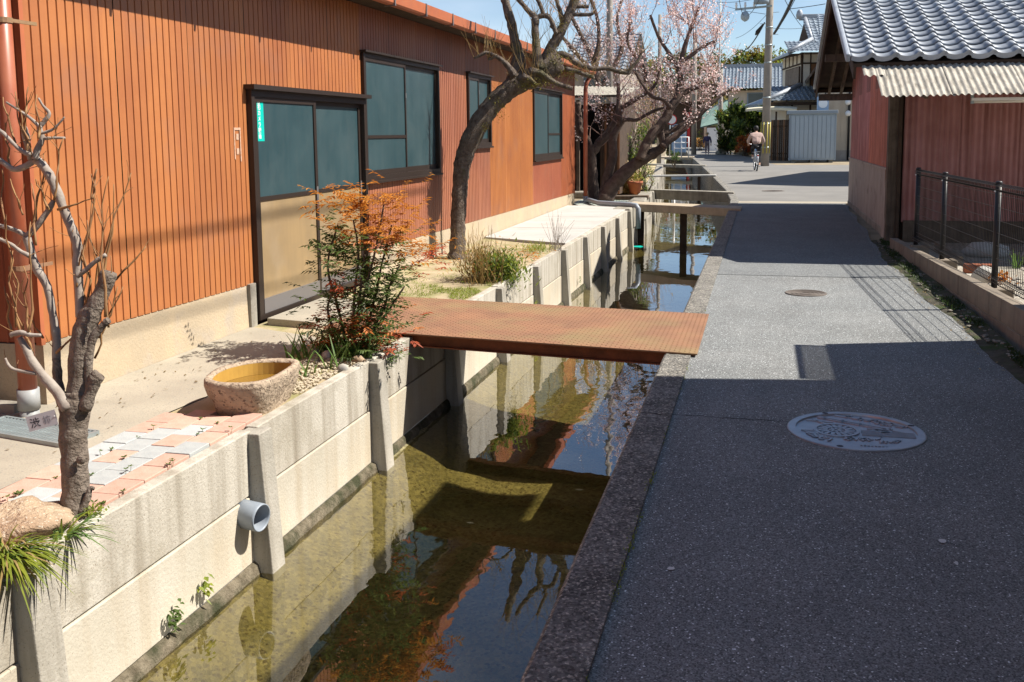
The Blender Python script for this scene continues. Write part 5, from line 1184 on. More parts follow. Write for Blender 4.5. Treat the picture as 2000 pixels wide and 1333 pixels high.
bs = thing('dry_stem_bush', 'thin leafless stems with a small grass tuft at the edge of the white slab', 'shrub'); q = MB()
for i in range(26):
    c = G(rng.gauss(1085, 6), rng.gauss(488, 3), 0); twig(q, c, (rng.gauss(.15, .35), rng.gauss(0, .3), 1), rng.uniform(.25, .62), .004, rng, .1, .08, 4, 4, minr=.0016)
q.build('dry_stems', m_twig, bs, True)
q = MB()
for i in range(170): c = G(rng.gauss(1045, 16), rng.gauss(489, 4), 0); a = rng.random()*6.28; q.blade(c, (math.cos(a)*.6, math.sin(a)*.6, 1), rng.uniform(.08, .24), .008, .4)
q.build('grass', m_ly, bs, kind='stuff')
# grass patch and leaf litter in the sandy yard
q = MB()
for i in range(3600):
    px, py = rng.gauss(900, 55), rng.gauss(572, 14); c = G(px, py, -.01)
    if c.x > -2.79 or c.x < -4.1 or c.y < 9.0 or mnoise.noise((c.x*3, c.y*2, 5)) < -.12: continue
    a = rng.random()*6.28; q.blade(c, (math.cos(a)*.7, math.sin(a)*.7, 1), rng.uniform(.02, .07), .005, .4, 2)
q.build('yard_grass', m_ly, kind='stuff')['label'] = 'short yellow green grass on the sandy yard past the bridge'
q = MB()
for i in range(420):
    c = G(rng.gauss(1020, 34), rng.gauss(500, 10), 0) if i < 300 else G(rng.gauss(860, 30), rng.gauss(500, 10), 0)
    if c.x > -2.76 or c.x < -4.1: continue
    q.leaf((c.x, c.y, .006+rng.random()*.015), (rng.uniform(-1, 1), rng.uniform(-1, 1), rng.uniform(-.2, .3)), rng.uniform(.03, .07), rng.uniform(.015, .035))
q.build('leaf_litter', m_lo, kind='stuff')['label'] = 'brown fallen leaves between the dry bush and the white slab'
# ------------------------------------------------------------------ left background behind the orange building
def pt(px, py, y): return AY(px, py, y)
ds = thing('dark_lean_to', 'dark open lean to with pale corrugated roof behind the blossoming plum', 'shed')
q = MB(); q.box((-8, 25.4, -.05), (-5.2, 29.0, 2.45)); q.build('back_wall', m_timber_d, ds)
for i in range(9): q = MB(); q.box((-4.05+.055*i, 25.62, .05), (-4.0+.055*i, 25.66, 2.36)); q.build('board', m_timber_o if i % 3 == 2 else m_timber_d, ds)
q = MB(); q.box((-4.06, 25.66, .05), (-3.55, 28.8, 2.36)); q.build('side_wall', m_timber_d, ds)
q = MB(); q.box((-5.2, 27.8, 0), (-4.06, 27.9, 2.4)); q.build('rear_wall', m_ink, ds)
for xx in (-4.62,): q = MB(); q.box((xx, 25.3, 0), (xx+.08, 25.38, 2.45)); q.build('post', m_timber, ds)
corrugated('roof_sheet', (-6.5, 25.05, 2.62), (1, 0, -.035), 3.1, (0, 1, .10), 3.9, 26, .02, m_dark_conc, ds, (0, 0, 1))
q = MB(); q.box((-6.5, 25.06, 2.50), (-3.42, 25.10, 2.56)); q.build('fascia', m_timber, ds)
q = MB(); q.box((-5.1, 24.9, -.02), (-4.15, 25.6, .14)); tag(q.build('stone_step', m_dark_conc, bevel=.03), 'low stone step at the mouth of the dark lean to', 'step')
def ribroof(name, mt, parent, p0, du, L, dv, W, ncol, nrow, amp=.045):
    q = MB(); p0, du, dv = Vector(p0), Vector(du).normalized(), Vector(dv).normalized(); nn = du.cross(dv).normalized(); seg = 4
    if nn.z < 0: nn = -nn
    cols = ncol*seg
    for r_ in range(nrow):
        for e in (0, 1):
            for i in range(cols+1):
                s = i/cols; ph = (s*ncol) % 1.0; h = amp*(math.sin(math.pi*ph/.45) if ph < .45 else -.3*math.sin(math.pi*(ph-.45)/.55))
                q.v.append(p0+du*(L*s)+dv*(W*(r_+e)/nrow)+nn*(h+(.04 if e == 0 else 0)))
    w_ = cols+1
    for r_ in range(nrow):
        b = r_*2*w_
        for i in range(cols):
            q.f.append((b+i, b+i+1, b+w_+i+1, b+w_+i))
            if r_: q.f.append((b+i, b+i+1, b-w_+i+1, b-w_+i))
    return q.build(name, mt, parent, kind='stuff')
def house_box(parent, a, b, mt, nm='wall'): q = MB(); q.box(a, b); return q.build(nm, mt, parent)
gh = thing('grey_house', 'grey house with tiled roof half hidden behind the plum trees', 'house')
house_box(gh, (-6.9, 36, -.1), (-5.0, 42, 3.9), m_board)
q = MB(); q.box((-6.3, 35.96, 2.7), (-5.4, 36.0, 3.6)); q.build('window', m_glass_f, gh)
ribroof('roof_tiles', m_tile2, gh, (-7.1, 35.4, 3.8), (1, 0, 0), 2.5, (0, .9, .42), 3.9, 8, 12); ribroof('roof_tiles', m_tile2, gh, (-7.1, 42.6, 3.8), (1, 0, 0), 2.5, (0, -.9, .42), 3.9, 8, 12)
q = MB(); q.box((-4.99, 36.2, 2.3), (-4.4, 38, 2.36)); q.build('green_awning', m_green_p, gh)
# bank plants beyond the plum
rng = random.Random(51)
def bush(nm, lab, px0, px1, py0, py1, y, mats_, n, ln, rng, stems=14, cat='shrub', dj=.35, stem_mat=m_timber, upright=False, par=None):
    t = thing(nm, lab, cat); q = MB(); bx = (px0+px1)/2; base = AY(bx, 300, y); dd = depth((base.x, y, 0))
    for i in range(stems):
        p = AY(rng.gauss(bx, (px1-px0)*.16), 300, y+rng.uniform(-.2, .2)); p.z = -.02; e = DP(rng.uniform(px0, px1), rng.uniform(py0, lerp(py0, py1, .5)), dd+rng.gauss(0, dj*.5)); m_ = (p+e)/2+Vector((rng.gauss(0, .1), 0, rng.gauss(.1, .1)))
        q.tube([p, m_, e], [.03, .018, .008], 5)
    q.build('stems', stem_mat, t, True)
    lumps = [(rng.uniform(px0, px1), lerp(py0, py1, rng.random()**.9), rng.gauss(0, dj)) for k in range(26)]
    for mt, fr in mats_:
        q = MB()
        for i in range(int(n*fr)):
            a, b, c = rng.choice(lumps); p = DP(a+rng.gauss(0, (px1-px0)*.085), b+rng.gauss(0, (py1-py0)*.075), dd+c+rng.gauss(0, dj*.4))
            if p.z < 0: p.z = .02
            q.leaf(p, (rng.uniform(-1, 1), rng.uniform(-1, 1), rng.uniform(-.2, 1.5 if upright else 1)), ln*rng.uniform(.6, 1.3), ln*.4)
        q.build('leaves', mt, t, kind='stuff')
    return t
bush('bamboo_shrub', 'tall leafy green shrub behind the blossoming plum trunks', 1196, 1262, 228, 350, 27.5, ((m_lg, .5), (m_ly, .35), (m_ldk, .15)), 2600, .085, rng, upright=True)
bush('dry_grass', 'straw coloured dry grass beside the terracotta pot', 1195, 1245, 330, 382, 26.6, ((m_lt, 1.0),), 700, .16, rng, 30, 'grass', .2, m_lt, True)
bush('low_shrub', 'small green shrub beside the terracotta pot', 1240, 1276, 325, 372, 27.4, ((m_lg, .5), (m_ly, .3), (m_lt, .2)), 800, .06, rng)
tw = thing('bare_thicket', 'tangle of bare mauve twigs beyond the blossoming plum', 'shrub'); q = MB(); tips = []
for i in range(60):
    y = rng.uniform(30, 40); p = AY(rng.uniform(1205, 1295), 300, y); p.z = rng.uniform(0, 1.5); p.x = min(p.x, piece(LE, y)-.5)
    branchy(q, p, (rng.uniform(-.3, .3), rng.uniform(-.3, .3), 1), rng.uniform(1.2, 2.2), .018, rng, 2, .4, .25, tips, .8, 2, 4, .004)
q.build('twigs', mat('mauve_twig', (.26,.18,.15), (.36,.27,.22), 5, .9), tw)
blossoms(tw, tips, 1500, rng, .02, ((m_bud, .4), (m_lt, .6)), .05)
pot = thing('plant_pot', 'terracotta plant pot on the bank below the plum tree', 'pot'); c = AY(1240, 374, 26.4)
q = MB(); q.lathe((c.x, c.y, .0), [(.13, 0), (.19, .28), (.21, .28), (.21, .34), (.18, .34), (.17, .30), (0, .30)], 18); q.build('body', m_terra, pot, True)
q = MB()
for i in range(160): q.leaf((c.x+rng.gauss(0, .12), c.y+rng.gauss(0, .1), .36+abs(rng.gauss(0, .15))), (rng.uniform(-1, 1), rng.uniform(-1, 1), rng.uniform(0, 1)), .07, .03)
q.build('plant', m_ly, pot, kind='stuff')
q = MB(); c = G(1262, 372, 0); q.obox((-3.25, 24.6, .03), (.55, .1, 0), (0, .12, 0), (0, 0, .05)); tag(q.build('bank_stone', m_timber, bevel=.02), 'dark edging log lying below the terracotta pot', 'log')
sheet('bank_path', mat('straw_bank', (.50,.40,.25), (.38,.30,.18), 2, .95, .5, 20, grime=((.2,.22,.06), 1.5, .5, .65, .7)), [(-2.95, 25.5), (-4.1, 40), (-6.2, 63), (-8.5, 63), (-6.0, 40), (-4.4, 25.5)], -.012)
sheet('slab_by_pipe', mat('greenish_slab', (.40,.44,.40), (.33,.36,.33), 3, .9), [(-2.8, 22.0), (-2.8, 24.0), (-4.3, 24.2), (-4.3, 22.95), (-4.0, 22.2)], -.004)
q = MB()
for i in range(260): a = rng.random()*6.28; q.blade((rng.gauss(-3.5, .3), rng.gauss(23.3, .25), -.01), (math.cos(a), math.sin(a), 1), rng.uniform(.05, .14), .012, .4, 2)
q.build('tree_foot_grass', m_lg, kind='stuff')['label'] = 'green grass at the foot of the blossoming plum'
bush('hanging_weeds', 'green weeds hanging over the far canal bank', 1312, 1326, 298, 312, 47, ((m_lg, 1.0),), 260, .12, rng, 3, 'weed', .2)
# white pipe standing in the water
q = MB(); q.tube([(-2.35, 27.9, -1.0), (-2.35, 27.9, .02)], .03, 8); tag(q.build('white_stake', m_whitep, smooth=True), 'white stake standing in the canal behind the concrete beam', 'stake')
# ------------------------------------------------------------------ utility poles and wires
def upole(px, y, r0, h, label, name='utility_pole', mt=m_pole, lean=0.0, z0=0.0):
    b = AY(px, 300, y); b.z = -.05+z0; t = thing(name, label, 'utility pole')
    q = MB(); q.tube([b, b+Vector((lean*h, 0, h))], [r0, r0*.68], 16); q.build('shaft', mt, t, True); return t, b
u1, ub = upole(1494, 48.5, .20, 11.5, 'concrete utility pole with yellow guards beside the cyclist', lean=.012)
for k in range(4):
    a = R(200+k*45); q = MB(); p = ub+Vector((math.cos(a)*.215, math.sin(a)*.215, 0)); q.tube([p+Vector((0, 0, .65)), p+Vector((.015, 0, 2.1))], .032, 6); q.build('yellow_guard', m_yellow, u1, True)
for k in range(12):
    z = 2.6+k*.5; s = 1 if k % 2 else -1; q = MB(); c = ub+Vector((.012*z, 0, z)); q.tube([c, c+Vector((s*.42, -.05, 0))], .012, 5); q.build('step_bolt', m_steel, u1)
for z in (.9, 2.0, 3.2, 4.8, 5.6, 6.4):
    q = MB(); c = ub+Vector((.012*z, 0, z)); rr = lerp(.20, .136, z/11.5)+.012; q.tube([c, c+Vector((0, 0, .06))], rr, 16); q.build('band', m_steel, u1, True)
c7 = ub+Vector((.085, 0, 7.32)); q = MB(); q.bar(c7+Vector((.1, -.22, .05)), c7+Vector((-1.55, -.22, -.05)), .09, .09); q.build('cross_arm', m_steel, u1)
q = MB(); q.lathe(c7+Vector((-.38, -.5, .14)), [(.0, 0), (.33, 0), (.34, .1), (.34, .95), (.3, 1.05), (0, 1.1)], 18); q.build('transformer', m_booth_d, u1, True)
q = MB(); q.rock(c7+Vector((-1.1, -.3, -.38)), .24, .2, .24, random.Random(1), 2, .15); q.tube([c7+Vector((-1.1, -.25, 0)), c7+Vector((-1.1, -.28, -.3))], .03, 6); q.build('switch_gear', m_booth, u1, True)
for xx in (-1.5, -1.1, -.7):
    q = MB(); q.lathe(c7+Vector((xx, -.22, 0)), [(.05, 0), (.035, .08), (.07, .12), (.035, .18), (.06, .24), (0, .28)], 10); q.build('insulator', m_whitep, u1, True)
upole(1189, 30.5, .115, 9, 'thin weathered pole rising behind the end of the orange roof', lean=.004)
upole(1287, 52, .12, 7.6, 'slim grey pole left of the blossoming plum crown')
pb_, bb_ = upole(1355, 74, .19, 8.5, 'grey utility pole behind the white railing')
upole(1407, 88, .2, 7.0, 'tall concrete utility pole behind the blossom beside the tiled house', lean=-.003)
pd = thing('street_lamp', 'thin street lamp arm above the blossoming plum', 'street lamp'); c = AY(1403, 300, 90); q = MB(); q.tube([(c.x, 90, 0), (c.x, 90, 4), (c.x, 90, 12.9), (c.x-.35, 90, 13.1), (c.x-1.0, 90, 13.05)], [.09, .08, .06, .05, .045], 8); q.build('post', m_steel, pd, True)
q = MB(); q.box((c.x-1.4, 89.9, 12.96), (c.x-.9, 90.1, 13.1)); q.build('lamp_head', m_steel, pd, bevel=.02)
wires = [((1495, 28, 48.5), (1330, -30, 95), .012, 'upper cable sagging left from the cross arm'), ((1452, 30, 48.3), (1440, -25, 30), .012, 'cable rising from the cross arm tip'), ((1462, 30, 48.3), (1500, -40, 30), .012, 'steep cable from the cross arm towards the viewer'),
         ((1493, 45, 48.5), (1448, 100, 90), .035, 'thick spliced cable running down behind the pole to the left'), ((1512, 66, 48.4), (1556, -20, 36), .06, 'thick bundled cable rising to the right of the pole'), ((1512, 66, 48.4), (1562, -20, 35), .015, 'thin cable beside the thick bundled one'),
         ((1541, 18, 42), (1612, 8, 42), .014, 'short horizontal cable between bundled cable and shed roof'), ((1528, -10, 40), (1575, 60, 60), .014, 'slanting service cable above the two storey house'), ((1505, 55, 48.5), (1600, 50, 60), .010, 'faint level cable passing behind the pole'),
         ((1400, 5, 60), (1500, -8, 48), .012, 'high cable between street lamp and pole'), ((1437, 75, 70), (1500, 26, 48.5), .012, 'thin cable sloping down left of the pole'), ((1355, 90, 74), (1408, 70, 78), .012, 'cable strung between the two far poles')]
for (yw0, zw0, yw1, zw1, r_, lab) in ((5.4, .86, 10.4, .87, .018, 'thick overhead cable above the lane out of frame, shading the siding'), (5.4, .30, 10.4, .16, .012, 'thin overhead cable above the lane out of frame')):
    pts = [(1.5, lerp(yw0, yw1, k/4)+1.33, lerp(zw0, zw1, k/4)+6.98) for k in range(-2, 7)]; q = MB(); q.tube(pts, r_, 8); tag(q.build('overhead_cable', m_wire, smooth=True), lab, 'cable', 'overhead cables')
for (a, b, r_, lab) in wires:
    A, B = AY(*a), AY(*b); q = MB(); pts = []
    for k in range(13): u = k/12; p = A.lerp(B, u); p.z -= .35*4*u*(1-u)*(A-B).length/40; pts.append(p)
    q.tube(pts, r_, 5); tag(q.build('overhead_cable', m_wire), lab, 'cable', 'overhead cables')
q = MB(); A = AY(1490, 48, 48.6); q.tube([A, A+Vector((-.22, .3, -.30)), A+Vector((-.32, .45, -.42))], [.03, .11, .04], 8); tag(q.build('cable_splice', m_wire), 'black splice box on the thick cable left of the pole', 'cable box')
# ------------------------------------------------------------------ sign, railing, blue board at the canal bend
sg = thing('round_road_sign', 'round white sign with red rim on a grey post by the canal bend', 'road sign'); c = AY(1308, 300, 66); q = MB(); q.tube([(c.x, 66, 0), (c.x, 66, 3.0)], .04, 8); q.build('post', m_steel, sg, True)
q = MB(); q.lathe((c.x+.12, 65.93, 2.45), [(.33, 0), (.33, .02), (0, .02)], 24, (0, -1, 0)); q.build('rim', m_redp, sg); q = MB(); q.lathe((c.x+.12, 65.905, 2.45), [(.27, 0), (.27, .01), (0, .01)], 24, (0, -1, 0)); q.build('face', m_whitep, sg)
q = MB(); a, b = AY(1312, 243, 78), AY(1340, 268, 78); q.box((a.x, 78, .1), (b.x, 78.1, a.z)); bo = tag(q.build('blue_board', m_blue), 'pale blue site board behind the white railing', 'board')
q = MB(); q.box((a.x+.05, 77.98, a.z-.75), (b.x-.05, 78, a.z-.15)); q.build('poster', m_whitep, bo); q = MB(); q.box((a.x+.1, 77.97, a.z-.45), (b.x-.4, 77.98, a.z-.3)); q.build('poster_stripe', m_lr, bo)
rl_ = thing('white_railing', 'white pipe railing on the farthest canal bridge', 'railing'); a, b = AY(1317, 288, 64), AY(1345, 290, 64)
for u in (0, .5, 1): p = a.lerp(b, u); q = MB(); q.tube([(p.x, 64, 0), (p.x, 64, 1.34)], .035, 8); q.build('post', m_whitep, rl_, True)
for z in (1.32, .98, .62): q = MB(); q.tube([(a.x, 64, z), (b.x, 64, z)], .03, 8); q.build('rail', m_whitep, rl_, True)
# ------------------------------------------------------------------ right background
bt = thing('storage_booth', 'blue grey steel storage booth beside the cream house', 'booth')
xa, xb, yy = 1.35, 3.68, 54.5
house_box(bt, (xa, yy, .12), (xb, yy+1.9, 2.50), m_booth, 'body')
for i in range(10): q = MB(); x = lerp(xa+.06, xb-.06, (i+.5)/10); q.box((x-.095, yy-.03, .2), (x+.095, yy-.001, 2.42)); q.build('panel', m_booth, bt)
for u in (.0, .5, 1): q = MB(); x = lerp(xa+.06, xb-.06, u); q.box((x-.02, yy-.05, .15), (x+.02, yy-.031, 2.46)); q.build('seam', m_booth_d, bt)
q = MB(); q.box((xa-.12, yy-.14, 2.50), (xb+.06, yy+2.0, 2.68)); q.build('roof', m_booth_d, bt, bevel=.02)
q = MB(); q.box((xa-.02, yy-.03, .1), (xa+.05, yy-.002, 2.5)); q.build('corner_post', m_booth_d, bt); q = MB(); q.box((xa-.015, yy+.2, .2), (xa-.002, yy+1.2, 2.3)); q.build('door', m_ink, bt)
for u in (.1, .5, .9): q = MB(); x = lerp(xa, xb, u); q.box((x-.1, yy+.1, -.05), (x+.1, yy+1.8, .12)); q.build('foot_block', m_dark_conc, bt)
ch = thing('cream_house', 'cream clad house with black downpipe between booth and tiled shed', 'house')
house_box(ch, (3.2, 58, .5), (11, 66, 6.2), m_cream); house_box(ch, (3.15, 57.95, -.05), (11, 66, .55), m_board, 'plinth')
for i in range(8): q = MB(); x = 3.3+i*.42; q.box((x, 57.975, .56), (x+.03, 57.998, 6.1)); q.build('cladding_seam', m_cream, ch)
q = MB(); q.tube([(4.55, 57.9, 0), (4.55, 57.9, 6.0)], .06, 8); q.build('downpipe', m_black, ch, True)
q = MB(); q.tube([(3.30, 57.9, .3), (3.30, 57.9, 5.0)], .035, 6); q.build('conduit', m_black, ch, True)
q = MB(); q.add([(2.5, 57.4, 4.75), (3.4, 57.4, 6.0), (3.4, 66, 6.0), (2.5, 66, 4.75), (2.5, 57.4, 4.6), (3.4, 57.4, 5.85), (3.4, 66, 5.85), (2.5, 66, 4.6)], [(0, 1, 2, 3), (7, 6, 5, 4), (0, 4, 5, 1), (1, 5, 6, 2), (2, 6, 7, 3), (3, 7, 4, 0)]); q.build('porch_roof', m_timber_d, ch)
q = MB(); q.box((3.3, 57.3, 5.75), (3.75, 57.9, 6.1)); q.build('gutter_box', m_black, ch)
ribroof('roof_tiles', m_tile2, ch, (2.9, 57.3, 6.2), (1, 0, 0), 8.4, (0, .9, .42), 5.0, 26, 14)
for px_, pyy in ((1656, 200), (1656, 222)):
    c = AY(px_, pyy, 57.7); q = MB(); q.lathe(c, [(.0, 0), (.14, .02), (.16, .12), (.1, .22), (0, .24)], 12, (0, -1, 0)); q.build('meter', m_whitep, ch, True)
ac = thing('air_conditioner', 'white air conditioner unit above the storage booth', 'air conditioner'); c = AY(1607, 203, 57.2); q = MB(); q.box((c.x-.3, 56.95, c.z-.38), (c.x+.3, 57.35, c.z+.38)); q.build('case', m_blue, ac, bevel=.02)
q = MB(); q.lathe((c.x, 56.93, c.z), [(.24, 0), (.24, .015), (0, .015)], 20, (0, -1, 0)); q.build('fan_grille', m_whitep, ac); q = MB(); q.box((c.x-.28, 57.0, c.z-.44), (c.x+.28, 57.9, c.z-.385)); q.build('bracket', m_steel, ac)
# cream and dark carport canopies
cp = thing('cream_canopy', 'cream curved carport canopy behind the utility pole', 'carport'); q = MB(); A, B = AY(1456, 217, 62), AY(1556, 219, 58.5)
for k in range(7):
    u0, u1_ = k/7, (k+1)/7; p, r_ = A.lerp(B, u0), A.lerp(B, u1_); z0, z1 = .22*math.sin(math.pi*(.15+.6*u0)), .22*math.sin(math.pi*(.15+.6*u1_))
    q.add([p+Vector((0, 0, z0)), r_+Vector((0, 0, z1)), r_+Vector((.2, 5, z1+.25)), p+Vector((.2, 5, z0+.25)), p+Vector((0, 0, z0-.14)), r_+Vector((0, 0, z1-.14)), r_+Vector((.2, 5, z1+.11)), p+Vector((.2, 5, z0+.11))], [(0, 1, 2, 3), (7, 6, 5, 4), (0, 4, 5, 1), (1, 5, 6, 2), (2, 6, 7, 3), (3, 7, 4, 0)])
q.build('roof', m_canopy, cp)
for u in (.62, .97): p = A.lerp(B, u); q = MB(); q.box((p.x-.05, p.y+.2, 0), (p.x+.05, p.y+.3, p.z)); q.build('post', m_timber_d, cp)
cp = thing('dark_canopy', 'dark flat carport roof between hedge and utility pole', 'carport'); A, B = AY(1425, 231, 80), AY(1497, 244, 76); q = MB(); q.add([A, B, B+Vector((.3, 5, .5)), A+Vector((.3, 5, .5)), A-Vector((0, 0, .2)), B-Vector((0, 0, .25)), B+Vector((.3, 5, .3)), A+Vector((.3, 5, .3))], [(0, 1, 2, 3), (7, 6, 5, 4), (0, 4, 5, 1), (1, 5, 6, 2), (2, 6, 7, 3), (3, 7, 4, 0)]); q.build('roof', m_timber_d, cp)
for u in (.55, .95): p = A.lerp(B, u); q = MB(); q.box((p.x-.05, p.y+.5, 0), (p.x+.05, p.y+.6, p.z)); q.build('post', m_timber_d, cp)
fb = thing('board_fence', 'dark brown board fence behind the utility pole', 'fence'); a, b = AY(1507, 300, 58), AY(1538, 300, 57)
for k in range(9): p = Vector((lerp(a.x, b.x, k/8), lerp(58, 57, k/8), 0)); q = MB(); q.box((p.x-.05, p.y-.02, 0), (p.x+.05, p.y+.02, 2.25)); q.build('board', m_timber_d if k % 3 else m_timber_o, fb)
for z in (.4, 1.9): q = MB(); q.bar((a.x, a.y+.05, z), (b.x, b.y+.05, z), .04, .08); q.build('rail', m_timber_d, fb)
# two storey house with hipped gable roof
th = thing('two_storey_house', 'two storey timber house with silver tiled roofs behind the cream canopy', 'house'); th.location = (2.28, 66, 0); th.rotation_euler = (0, 0, R(10)); th.scale = (1, 1, .93)
def hb(a, b, mt, nm='wall', par=th): q = MB(); q.box(a, b); return q.build(nm, mt, par)
hb((0, 0, 4.3), (8, 6, 7.0), m_white); hb((-1.2, -1.5, 0), (8, 6, 3.9), m_white); hb((.55, -.03, 4.35), (8, -.005, 6.25), m_timber_o, 'board_cladding'); hb((-.03, -.03, 4.3), (.08, .08, 7.0), m_timber_d, 'corner_post'); hb((.5, -.04, 4.3), (.58, -.006, 7.0), m_timber_d, 'post')
hb((0, -.05, 6.22), (8, -.006, 6.32), m_timber_d, 'beam'); hb((-.06, 0, 6.2), (-.004, 6, 6.3), m_timber_d, 'beam')
wd_ = hb((-.10, .3, 4.9), (-.004, 4.6, 6.1), m_timber_d, 'window')
for k in range(12): q = MB(); y = .4+k*.36; q.box((-.13, y, 4.95), (-.10, y+.14, 6.05)); q.build('lattice', m_board, wd_)
q = MB(); q.box((-.35, .2, 4.7), (-.05, 4.8, 4.8)); q.build('balcony_rail', m_timber_d, th)
for k in range(5): q = MB(); y = .1+k*1.2; q.box((-.05, y, 6.3), (-.006, y+.08, 7.0)); q.build('stud', m_timber_d, th)
# upper roof: skirt + gable
ribroof('roof_tiles', m_tile2, th, (-1.0, -1.0, 6.95), (1, 0, 0), 9.5, (0, .9, .45), 1.9, 34, 6)
q = MB(); e = [(-1.05, -1.05, 6.86), (-1.05, 7, 6.86), (.75, 5.2, 7.75), (.75, .75, 7.75)]; q.add(e+[(p[0], p[1], p[2]-.12) for p in e], [(0, 1, 2, 3), (7, 6, 5, 4), (0, 4, 5, 1), (1, 5, 6, 2), (2, 6, 7, 3), (3, 7, 4, 0)]); q.build('roof_hip', m_tile2, th)
q = MB(); q.add([(-.95, -.9, 6.85), (8.4, -.9, 6.85), (8.4, .0, 6.85), (-.9, 6.9, 6.85), (0, 0, 6.86)], [(0, 1, 2, 4), (0, 4, 3)]); q.build('eave_soffit', m_timber_d, th)
ribroof('roof_tiles', m_tile2, th, (.55, .55, 7.72), (1, 0, 0), 8.0, (0, .78, .62), 3.1, 26, 9)
q = MB(); q.add([(.75, .75, 7.7), (.75, 5.2, 7.7), (.75, 2.97, 9.5)], [(0, 1, 2)]); q.add([(.8, .75, 7.7), (.8, 5.2, 7.7), (.8, 2.97, 9.5)], [(0, 2, 1)]); q.build('gable', m_timber_d, th)
q = MB(); q.box((.4, 2.8, 9.45), (8.5, 3.15, 9.85)); rg = q.build('ridge', m_tile, th, bevel=.03); q = MB(); q.lathe((.42, 2.97, 9.55), [(.0, 0), (.2, 0), (.24, .25), (.18, .5), (.1, .62), (0, .66)], 10); q.build('ridge_end', m_tile, rg, True)
for (a, b, r_) in (((-1.0, -1.0, 7.0), (.75, .75, 7.95), .14), ((.75, .62, 7.75), (.75, 2.9, 9.6), .13), ((2.1, .3, 7.6), (2.1, 2.9, 9.6), .14)):
    q = MB(); q.tube([a, b], r_, 8); q.build('hip_ridge', m_tile, th, True)
# lower roof
ribroof('roof_tiles', m_tile2, th, (-2.4, -2.8, 3.7), (1, 0, 0), 10.4, (0, .93, .36), 2.9, 36, 9)
q = MB(); e = [(-2.5, -2.8, 3.66), (-2.5, 7, 3.66), (-.1, 5.2, 4.7), (-.1, -.1, 4.7)]; q.add(e+[(p[0], p[1], p[2]-.14) for p in e], [(0, 1, 2, 3), (7, 6, 5, 4), (0, 4, 5, 1), (1, 5, 6, 2), (2, 6, 7, 3), (3, 7, 4, 0)]); q.build('roof_hip', m_tile2, th)
q = MB(); q.tube([(-2.45, -2.75, 3.85), (-.1, -.1, 4.85)], .16, 8); q.build('hip_ridge', m_tile, th, True)
hb((-2.4, -2.75, 3.42), (8, -2.6, 3.62), m_timber_d, 'fascia')
for k in range(5): hb((-.9+k*1.1, -1.54, 0), (-.8+k*1.1, -1.501, 3.6), m_timber_d, 'post')
# far tiled house
fh = thing('far_tiled_house', 'long far house with silver tiled roof and dim upper windows', 'house')
xa, xb = AY(1416, 170, 95).x, AY(1552, 170, 95).x; house_box(fh, (xa+.3, 95.8, 0), (xb, 103, 5.4), m_cream)
ribroof('roof_tiles', m_tile2, fh, (xa-.4, 95, 5.55), (1, 0, 0), xb-xa+.9, (0, .86, .5), 4.4, 22, 14, .08)
q = MB(); q.box((xa-.45, 98.6, 7.65), (xb+.5, 99.1, 8.0)); q.build('ridge', m_tile, fh); q = MB(); q.add([(xa-.4, 95, 5.4), (xb+.5, 95, 5.4), (xb+.5, 103.6, 5.4), (xa-.4, 103.6, 5.4)], [(0, 1, 2, 3)]); q.build('soffit', m_timber_d, fh)
for k, (u0, u1_) in enumerate(((.32, .62), (.66, .95))):
    q = MB(); q.box((lerp(xa, xb, u0), 95.74, 3.95), (lerp(xa, xb, u1_), 95.79, 5.2)); wn = q.build('window', m_booth_d, fh); q = MB(); q.box((lerp(xa, xb, u0+.02), 95.72, 4.02), (lerp(xa, xb, u1_-.02), 95.739, 5.12)); q.build('pane', m_glass_f, wn)
hbm = MB(); hbm.box((xa+.2, 95.6, 3.3), (xb, 95.79, 3.75)); hbm.build('band', m_timber_d, fh)
ribroof('roof_tiles', m_tile2, fh, (xa-.2, 93.2, 2.6), (1, 0, 0), xb-xa+.4, (0, .93, .3), 2.6, 22, 8, .08)
q = MB(); q.box((xa-.1, 93.4, 0), (xb, 93.5, 2.5)); q.build('lower_wall', m_white, fh)
# green roofed hut and white store
gh2 = thing('green_roof_hut', 'small hut with pale green sheet roof left of the hedge', 'hut'); a, b = AY(1380, 250, 92), AY(1408, 250, 92); house_box(gh2, (a.x, 92, 0), (b.x, 95, 2.2), m_timber)
q = MB(); q.add([(a.x-.5, 91.4, 2.1), (b.x+.5, 91.4, 2.6), (b.x+.5, 95, 4.6), (a.x-.5, 95, 3.6)], [(0, 1, 2, 3)]); q.add([(a.x-.5, 91.4, 2.0), (b.x+.5, 91.4, 2.5), (b.x+.5, 95, 4.5), (a.x-.5, 95, 3.5)], [(3, 2, 1, 0)]); q.build('roof', m_green_p, gh2)
q = MB(); a = AY(1389, 250, 90); q.box((a.x-.35, 90, 0), (a.x+.55, 91, 2.0)); q.build('white_door', m_whitep, gh2)
dk = thing('dark_house', 'dark wooden house in shade behind the round sign', 'house'); a, b = AY(1296, 250, 112), AY(1375, 250, 112); house_box(dk, (a.x, 112, 0), (b.x, 118, 5.0), m_timber_d)
ribroof('roof_tiles', m_timber_d, dk, (a.x-.8, 111, 4.9), (1, 0, 0), b.x-a.x+1.6, (0, .9, .4), 4.4, 20, 8, .06)
q = MB(); q.box((a.x+2.6, 111.9, 0), (a.x+2.9, 111.98, 3.8)); q.build('post', m_redp, dk)
lh = thing('long_low_house', 'low roofed house beyond the thicket on the left bank', 'house'); house_box(lh, (-22, 80, 0), (-11, 88, 3.6), m_board); ribroof('roof_tiles', m_tile2, lh, (-22.5, 79.4, 3.6), (1, 0, 0), 12, (0, .9, .42), 5, 30, 12, .06)
